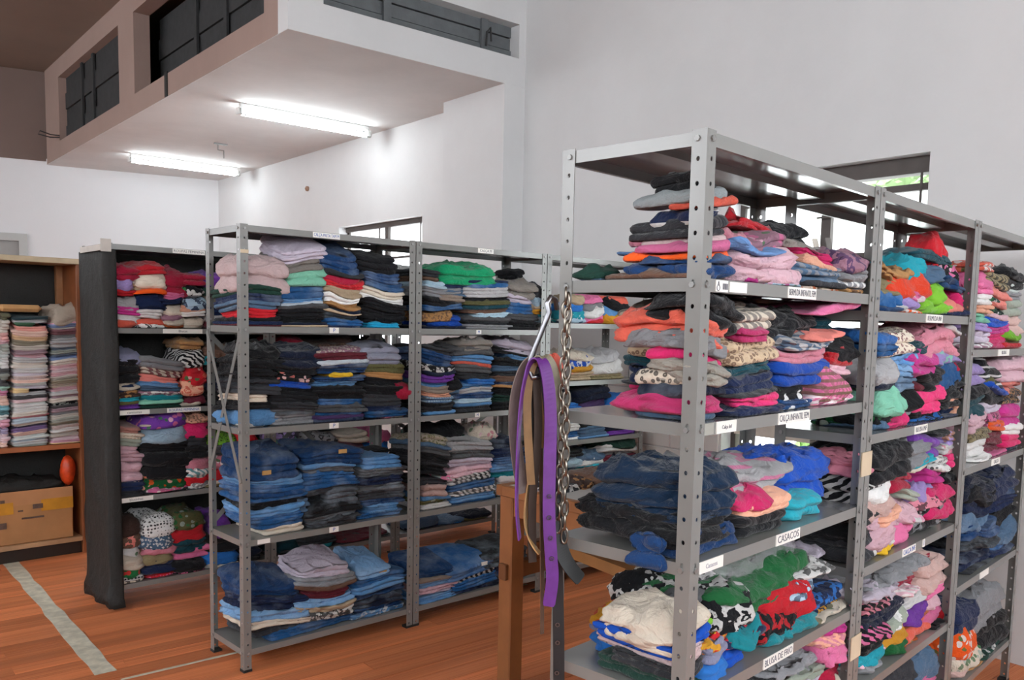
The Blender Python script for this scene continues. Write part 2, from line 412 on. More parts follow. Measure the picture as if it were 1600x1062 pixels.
shutter('window_3', (MA+.25, 5.5), False, 3.0, 3.58, 4.32, 4, M_SHUT, (.1, 1.35, 2.0))
shutter('window_4', (MA+.07, 8.8), False, 2.5, 3.58, 4.32, 4, M_SHUT, (.1, 1.2, 1.65))
w5 = shutter('window_5', (2.7, BC+.10), True, 1.72, 3.60, 3.88, 3, M_SHUT2, (.55, 1.4))
part('latch', MB().tube([(4.1, BC+.06, 3.66), (4.1, BC+.05, 3.76), (4.13, BC+.05, 3.80), (4.14, BC+.05, 3.70)], .008, 6), M_SHUT, w5)
# black tape hanging over the mezzanine parapet
tp = part('tape_strip', MB().box(MA-.012, MA-.004, 7.50, 7.56, 3.40, 3.60), M_BLACK, None); room(tp); tag(tp, 'black tape strip hanging down the mezzanine parapet under the dark shutter', 'tape')
lo = MB().tube([(MA-.004, 11.24, 3.64), (MA-.09, 11.26, 3.64), (MA-.2, 11.27, 3.67), (MA-.22, 11.27, 3.63), (MA-.1, 11.26, 3.61), (MA-.004, 11.24, 3.62)], .007, 6)
lo = part('wire_loop', lo, M_SHUT, None); room(lo); tag(lo, 'thin black wire loop sticking out at the far end of the mezzanine shutter', 'wire')
hk = part('ceiling_hook', MB().box(3.46, 3.6, 9.08, 9.11, 3.385, 3.4).tube([(3.5, 9.095, 3.39), (3.5, 9.095, 3.33), (3.56, 9.095, 3.33), (3.56, 9.095, 3.25)], .007, 6), M_BOLT, None); room(hk); tag(hk, 'small metal hook bracket under the mezzanine between the two tube lights', 'hook')
kn = part('wall_plug', MB().cyl((AW, 8.93, 3.02), (-1, 0, 0), .028, .02, 12).cyl((AW-.02, 8.93, 3.02), (-1, 0, 0), .012, .012, 8), plain('rusty_plug', '9a7a66', .7, 0, .2), None, True); room(kn); tag(kn, 'small brown wall plug high on the white right wall', 'wall plug')

# windows in the right wall
def window(name, b0, b1, z0, z1, muls, rails, dark_top):
    e = empty(name, (0, 0, 0), RT, kind='structure'); x = AW+.10
    f = MB()
    f.box(x, x+.06, b0, b0+.035, z0, z1).box(x, x+.06, b1-.035, b1, z0, z1).box(x, x+.06, b0, b1, z0, z0+.03).box(x-.02, x+.07, b0, b1, z1-dark_top, z1)
    part('window_frame', f, M_FRAME, e)
    for mu in muls: part('mullion', MB().box(x-.01, x+.05, mu-.03, mu+.03, z0, z1-.05), M_FRAME, e)
    for zr, hh, mt in rails: part('rail', MB().box(x-.01, x+.05, b0+.03, b1-.03, zr-hh/2, zr+hh/2), mt, e)
    return e, x
e, x = window('window_1', 2.07, 3.27, .78, 2.49, (2.68,), ((2.335, .035, M_FRAME), (1.985, .05, M_FRAME), (.965, .09, M_FRAMEL)), .085)
part('glass', MB().box(x+.02, x+.024, 2.1, 3.24, 1.0, 2.33), M_GLASS, e)
part('stay_rod', MB().tube([(x-.05, 2.13, 2.40), (x-.05, 2.13, 1.55)], .007, 6), M_FRAME, e)
part('cross_rod', MB().tube([(x-.04, 2.08, 2.215), (x-.04, 2.72, 2.215)], .006, 6), M_FRAME, e)
part('stay_bar', MB().bar((x-.02, 2.74, 2.1), (x-.12, 2.56, 1.7), .03, .01), M_FRAMEL, e)
part('stay_bar', MB().bar((x-.02, 2.66, 2.1), (x-.12, 2.50, 1.7), .03, .01), M_FRAME, e)
e, x = window('window_2', 6.66, 8.22, 1.25, 2.55, (7.42,), ((2.2, .02, M_FRAME),), .05)
part('glass', MB().box(x+.02, x+.024, 6.69, 7.39, 1.28, 2.51), M_GLASS, e)
part('glass', MB().box(x+.02, x+.024, 7.45, 8.19, 1.28, 2.51), M_GLASS, e)
part('stay_rod', MB().tube([(x-.06, 6.74, 2.5), (x-.06, 6.74, 1.7)], .008, 6), M_FRAME, e)
part('stay_rod', MB().tube([(x-.06, 7.47, 2.5), (x-.06, 7.47, 1.7)], .008, 6), M_FRAME, e)

# tube lights under the mezzanine
def tube_light(a0, a1, b, label):
    e = empty('tube_light', ROOM @ Vector(((a0+a1)/2, b, 3.4)), RT, label, 'light', 'tube lights under the mezzanine')
    L = (a1-a0)/2
    part('lamp_body', MB().bbox(-L, L, -.02, .02, -.045, 0, .006), plain('lamp_white', 'd8d8d6', .5), e)
    for sx in (-1, 1):
        m = MB().bbox(sx*L-.02, sx*L+.02, -.025, .025, -.10, -.04, .004); part('lamp_holder', m, plain('lamp_white', 'd8d8d6', .5), e)
    part('tube', MB().tube([(-L+.02, 0, -.083), (L-.02, 0, -.083)], .02, 14), M_TUBE, e, True)
    for sx in (-1, 1):
        part('socket_clip', MB().tube([(sx*L, -.028, -.05), (sx*L, -.04, -.10), (sx*(L-.05), -.04, -.105)], .006, 6), M_BOLT, e)
tube_light(2.99, 4.24, 7.28, 'nearer of the two lit fluorescent tube lights under the white mezzanine')
tube_light(2.99, 4.24, 10.38, 'farther lit fluorescent tube light under the mezzanine, near the back wall')

# floor markings
def strip(name, pts, w, label):
    m = MB(); vs = []; n = len(pts); r = random.Random(3)
    for (x, y), k in zip(pts, range(n)):
        q = Vector(pts[min(k+1, n-1)])-Vector(pts[max(k-1, 0)]); d = q.normalized(); s = Vector((-d.y, d.x))
        ww = w*(1+.16*r.uniform(-1, 1))
        for sg in (1, -1): vs += [(x+s.x*ww/2*sg, y+s.y*ww/2*sg, .0015), (x+s.x*ww/2*sg, y+s.y*ww/2*sg, .0003)]
    fs = []
    for k in range(n-1):
        a = k*4; fs += [(a, a+2, a+6, a+4), (a, a+4, a+5, a+1), (a+2, a+3, a+7, a+6)]
    m.add(vs, fs); o = part(name, m, plain('worn_line_paint', 'c9c3b0', .7, 0, .22, 20), None); room(o)
    tag(o, label, 'floor line'); return o
strip('floor_line', [(1.0, 8.6-k*.14) for k in range(34)], .085, 'wide worn whitish line across the wooden floor at the left')
strip('floor_line', [(1.03+k*.06, 3.865+.0*k) for k in range(40)], .018, 'thin worn white line on the floor running under the front rack')

# ------------------------------------------------------------------ steel racks
RACKS = {
 'A1':((-1.1939,3.7155),0.75352,0.924,0.351,[1.98, 1.547, 1.099, 0.6, 0.101]),
 'A2':((-0.5159,4.3515),0.75352,0.924,0.351,[1.98, 1.547, 1.099, 0.6, 0.101]),
 'A3':((0.1620,4.9876),0.75352,0.924,0.351,[1.98, 1.59, 1.245, 0.884, 0.705, 0.34, 0.1]),
 'C1':((-2.1531,4.5188),0.75352,0.915,0.380,[1.955, 1.516, 1.078, 0.602, 0.124]),
 'C2':((-1.4822,5.1483),0.75352,0.915,0.380,[1.955, 1.516, 1.078, 0.602, 0.124]),
 'C3':((-0.8113,5.7778),0.75352,0.915,0.380,[1.955, 1.516, 1.078, 0.602, 0.124]),
 'B1':((0.3744,1.7814),0.81682,0.926,0.382,[1.98, 1.684, 1.38, 1.078, 0.773, 0.47, 0.17]),
 'B2':((1.0117,2.4600),0.81682,0.926,0.285,[1.98, 1.64, 1.28, 0.882, 0.505, 0.12]),
 'B3':((1.6490,3.1387),0.81682,0.926,0.285,[1.98, 1.52, 1.078, 0.621, 0.2]),
 'D':((-2.9146,5.5741),0.75352,1.000,0.360,[1.94, 0.74, 0.115])}
def post_mesh(h, sx, sy):
    """L-shaped slotted post, outer corner at the origin, flanges along +x*sx and +y*sy, real holes."""
    m = MB(); w = .036; pitch = .05; n = int(h/pitch); r = .0045; t = .002
    for fl in (0, 1):
        def P(s, z, d):
            return (sx*s, sy*d, z) if fl == 0 else (sx*d, sy*s, z)
        for d in (0, t):
            z = 0
            for i in range(n+1):
                z1 = min(h, z+pitch)
                if z1-z < .04:
                    if z1 > z: m.add([P(0, z, d), P(w, z, d), P(w, z1, d), P(0, z1, d)], [(0, 1, 2, 3)])
                    break
                cz, cx = (z+z1)/2, w*.55
                o = [(0, z), (w/2, z), (w, z), (w, cz), (w, z1), (w/2, z1), (0, z1), (0, cz)]
                ang = [225, 270, 315, 0, 45, 90, 135, 180]
                vs = [P(a, b, d) for a, b in o]+[P(cx+r*math.cos(math.radians(q)), cz+r*1.15*math.sin(math.radians(q)), d) for q in ang]
                m.add(vs, [(k, (k+1) % 8, 8+(k+1) % 8, 8+k) for k in range(8)]); z = z1
        # thickness edges
        m.add([P(w, 0, 0), P(w, 0, t), P(w, h, t), P(w, h, 0)], [(0, 1, 2, 3)])
        m.add([P(0, h, 0), P(w, h, 0), P(w, h, t), P(0, h, t)], [(0, 1, 2, 3)])
    return m
POSTC = {}
def get_post(h, sx, sy):
    k = (round(h, 3), sx, sy)
    if k not in POSTC: POSTC[k] = post_mesh(h, sx, sy).mesh('post', M_STEEL)
    return POSTC[k]
def shelf_mb(w, d, z, lip=.028):
    m = MB(); e = .003; t = .0015
    m.box(e, w-e, e, d-e, z-t, z)
    m.box(e, w-e, e, e+t, z-lip, z-t).box(e, w-e, d-e-t, d-e, z-lip, z-t).box(e, e+t, e+t, d-e-t, z-lip, z-t).box(w-e-t, w-e, e+t, d-e-t, z-lip, z-t)
    m.box(e+t, w-e-t, e+t, e+.012, z-lip, z-lip+t).box(e+t, w-e-t, d-e-.012, d-e-t, z-lip, z-lip+t)
    m.box(e+t, w-e-t, d/2-.03, d/2+.03, z-.018, z-t)          # stiffener
    return m
RACKO = {}; SHELVES = {}
def rack(k, label, lean=0.0):
    (x, y), th, w, d, zs = RACKS[k]
    e = empty('shelf_rack', (x, y, 0), th, label, 'shelving rack', 'grey steel shelving racks')
    h = zs[0]+.004
    for sx, px in ((1, 0), (-1, w)):
        for sy, py in ((1, 0), (-1, d)):
            link('post', get_post(h, sx, sy), e, (px, py, 0))
    bolts = MB(); SHELVES[k] = []
    for z in zs:
        s = part('shelf', shelf_mb(w, d, z), M_STEEL, e); SHELVES[k].append(s)
        for px, sx in ((.02, 1), (w-.02, -1)):
            bolts.cyl((px, 0, z-.014), (0, -1, 0), .0065, .004, 6).cyl((px, d, z-.014), (0, 1, 0), .0065, .004, 6)
        for py in (.022, d-.022):
            bolts.cyl((0, py, z-.014), (-1, 0, 0), .0065, .004, 6).cyl((w, py, z-.014), (1, 0, 0), .0065, .004, 6)
    b = part('bolts', bolts, M_BOLT, e); b['kind'] = 'stuff'
    for py in (.018, d-.018):
        for px in (.018, w-.018):
            part('foot', MB().box(px-.02, px+.02, py-.02, py+.02, 0, .012), plain('black_foot', '1e1e1e', .7), e)
    RACKO[k] = e; return e
def brace(e, p, q): part('brace', MB().bar(p, q, .022, .003, up=(1, 0, 0) if abs(p[0]-q[0]) < .01 else (0, 1, 0)), M_STEEL, e)
def xbrace_end(e, x, d, z0, z1): brace(e, (x, .01, z0), (x, d-.01, z1)); brace(e, (x+.004, .01, z1), (x+.004, d-.01, z0))
def xbrace_back(e, w, d, z0, z1): brace(e, (.02, d+.003, z0), (w-.02, d+.003, z1)); brace(e, (.02, d+.007, z1), (w-.02, d+.007, z0))
LAB = dict(A1='tall grey steel rack of folded jeans in front at the left', A2='grey steel rack of jeans between the front rack and the wooden table',
 A3='far grey steel rack seen behind the hanging chain', C1='grey steel rack with a black plastic sheet over its left end',
 C2='grey steel rack standing behind the tall front jeans rack', C3='low part hidden grey steel rack behind the middle jeans rack',
 B1='nearest grey steel rack, children\'s clothes on it, belts hung at its corner', B2='second grey steel rack from the near corner on the right side',
 B3='grey steel rack farthest right, cut by the photo edge')
for k in RACKS:
    if k != 'D': rack(k, LAB[k])
e = RACKO['A1']; xbrace_end(e, -.003, RACKS['A1'][3], .86, 1.52); xbrace_back(e, RACKS['A1'][2], RACKS['A1'][3], .62, 1.5)
e = RACKO['A2']; xbrace_back(e, RACKS['A2'][2], RACKS['A2'][3], .62, 1.09)
# paper labels on the shelf edges: (rack, shelf, u centre, width, text, ink)
def label_on(k, si, u, wd, txt, ink=M_INK, h=.024, size=.02, sq=1.0, paper=M_PAPER):
    z = RACKS[k][4][si]-.014; s = SHELVES[k][si]
    l = part('shelf_label', MB().box(u-wd/2, u+wd/2, .0008, .0032, z-h/2, z+h/2), paper, s)
    if txt:
        me = text_mesh(txt, size, ink, 'lettering', sq)
        me.transform(Matrix.Translation((u, .0004, z)) @ Matrix.Rotation(math.pi/2, 4, 'X'))
        me2 = [v.co.copy() for v in me.vertices]; wdx = max(v.x for v in me2)-min(v.x for v in me2)
        if wdx > wd*.95:
            me.transform(Matrix.Translation((u, 0, 0)) @ Matrix.Diagonal((wd*.93/wdx, 1, 1, 1)) @ Matrix.Translation((-u, 0, 0)))
        # joined with its card as one label so the writing stays a print on the paper
        o = bpy.data.objects.new('lettering', me); COL.objects.link(o); o.parent = s
    return l
label_on('A1', 0, .42, .14, 'CALÇA PRETA TAM M', M_INKB)
for si in (1, 2, 3): label_on('A1', si, .46, .05, 'P', M_INKB, .026, .026)
label_on('A1', 3, .10, .06, '', h=.020)
label_on('A2', 0, .46, .11, 'CALÇA M', M_INK)
for si in (1, 2): label_on('A2', si, .42, .035, 'M', M_INKB, .022, .02)
label_on('C1', 0, .44, .18, 'ROUPAS FEMININA', M_INK)
label_on('C1', 1, .40, .22, 'Blusas', M_INK)
label_on('C1', 2, .13, .16, 'camisetas', M_INK); label_on('C1', 2, .40, .19, 'ROUPAS FEMININA', M_INKB)
label_on('C1', 3, .13, .18, 'blusinhas', M_INK)
label_on('B1', 1, .085, .05, '', M_INK, .024); label_on('B1', 1, .47, .155, 'BERMUDA INFANTIL FEM', M_INK, .027, .022)
label_on('B1', 1, .155, .075, '', M_INK, .022)
# barcode and emblem printed on the first label
s1 = SHELVES['B1'][1]; zc = RACKS['B1'][4][1]-.014; bc = MB()
for i in range(9): bc.box(.087+i*.0024, .087+i*.0024+(.0016 if i % 3 else .0009), .0003, .0009, zc-.007, zc+.006)
part('barcode', bc, M_INK, s1)
em = MB().tube([(.069+.006*math.cos(q*.524), .0004, zc-.004+.006*math.sin(q*.524)) for q in range(12)], .0009, 4, True).tube([(.069-.003, .0004, zc+.001), (.069, .0004, zc+.010), (.069+.003, .0004, zc+.001)], .0009, 4)
part('emblem', em, M_INK, s1)
label_on('B1', 2, .05, .05, '', M_INK, .024, .01, 1, plain('grey_sticker', '9a9a92', .7)); label_on('B1', 2, .13, .085, 'Calça Inf', M_INK, .026, .012)
label_on('B1', 2, .46, .17, 'CALÇA INFANTIL FEM', M_INK, .028, .023)
label_on('B1', 3, .09, .10, 'Casacos', plain('faint_ink', '9c9aa4', .8), .026, .015); label_on('B1', 3, .46, .13, 'CASACOS', M_INK, .028, .026)
label_on('B1', 4, .44, .16, 'BLUSA DE FRIO', M_INK, .027, .024)
label_on('B2', 1, .52, .16, 'BERMUDA INF', M_INK, .026, .022); label_on('B2', 2, .46, .12, 'BLUSA INF', M_INK, .027, .022)
label_on('B2', 3, .42, .12, 'CALÇA INF', M_INKB, .025, .022); label_on('B2', 3, .56, .02, '1', M_INKB, .026, .024)
label_on('B3', 1, .45, .16, 'BLUSAS', M_INK, .026, .02); label_on('B3', 2, .45, .12, 'CALÇA', M_INK, .026, .02); label_on('B3', 3, .4, .12, '', M_INK, .026, .02)
# masking tape wrapped round the posts
for k, x, z0, z1 in (('B1', RACKS['B1'][2], .80, .89),):
    pass
def post_tape(k, u0, u1, z0, z1):
    part('masking_tape', MB().box(u0, u1, -.0045, -.0015, z0, z1), plain('masking_tape', 'c9b79c', .7), RACKO[k])
post_tape('B2', -.036, .036, 1.165, 1.235); post_tape('B2', -.036, .036, .62, .69); post_tape('A1', .0, .036, 1.86, 1.875)

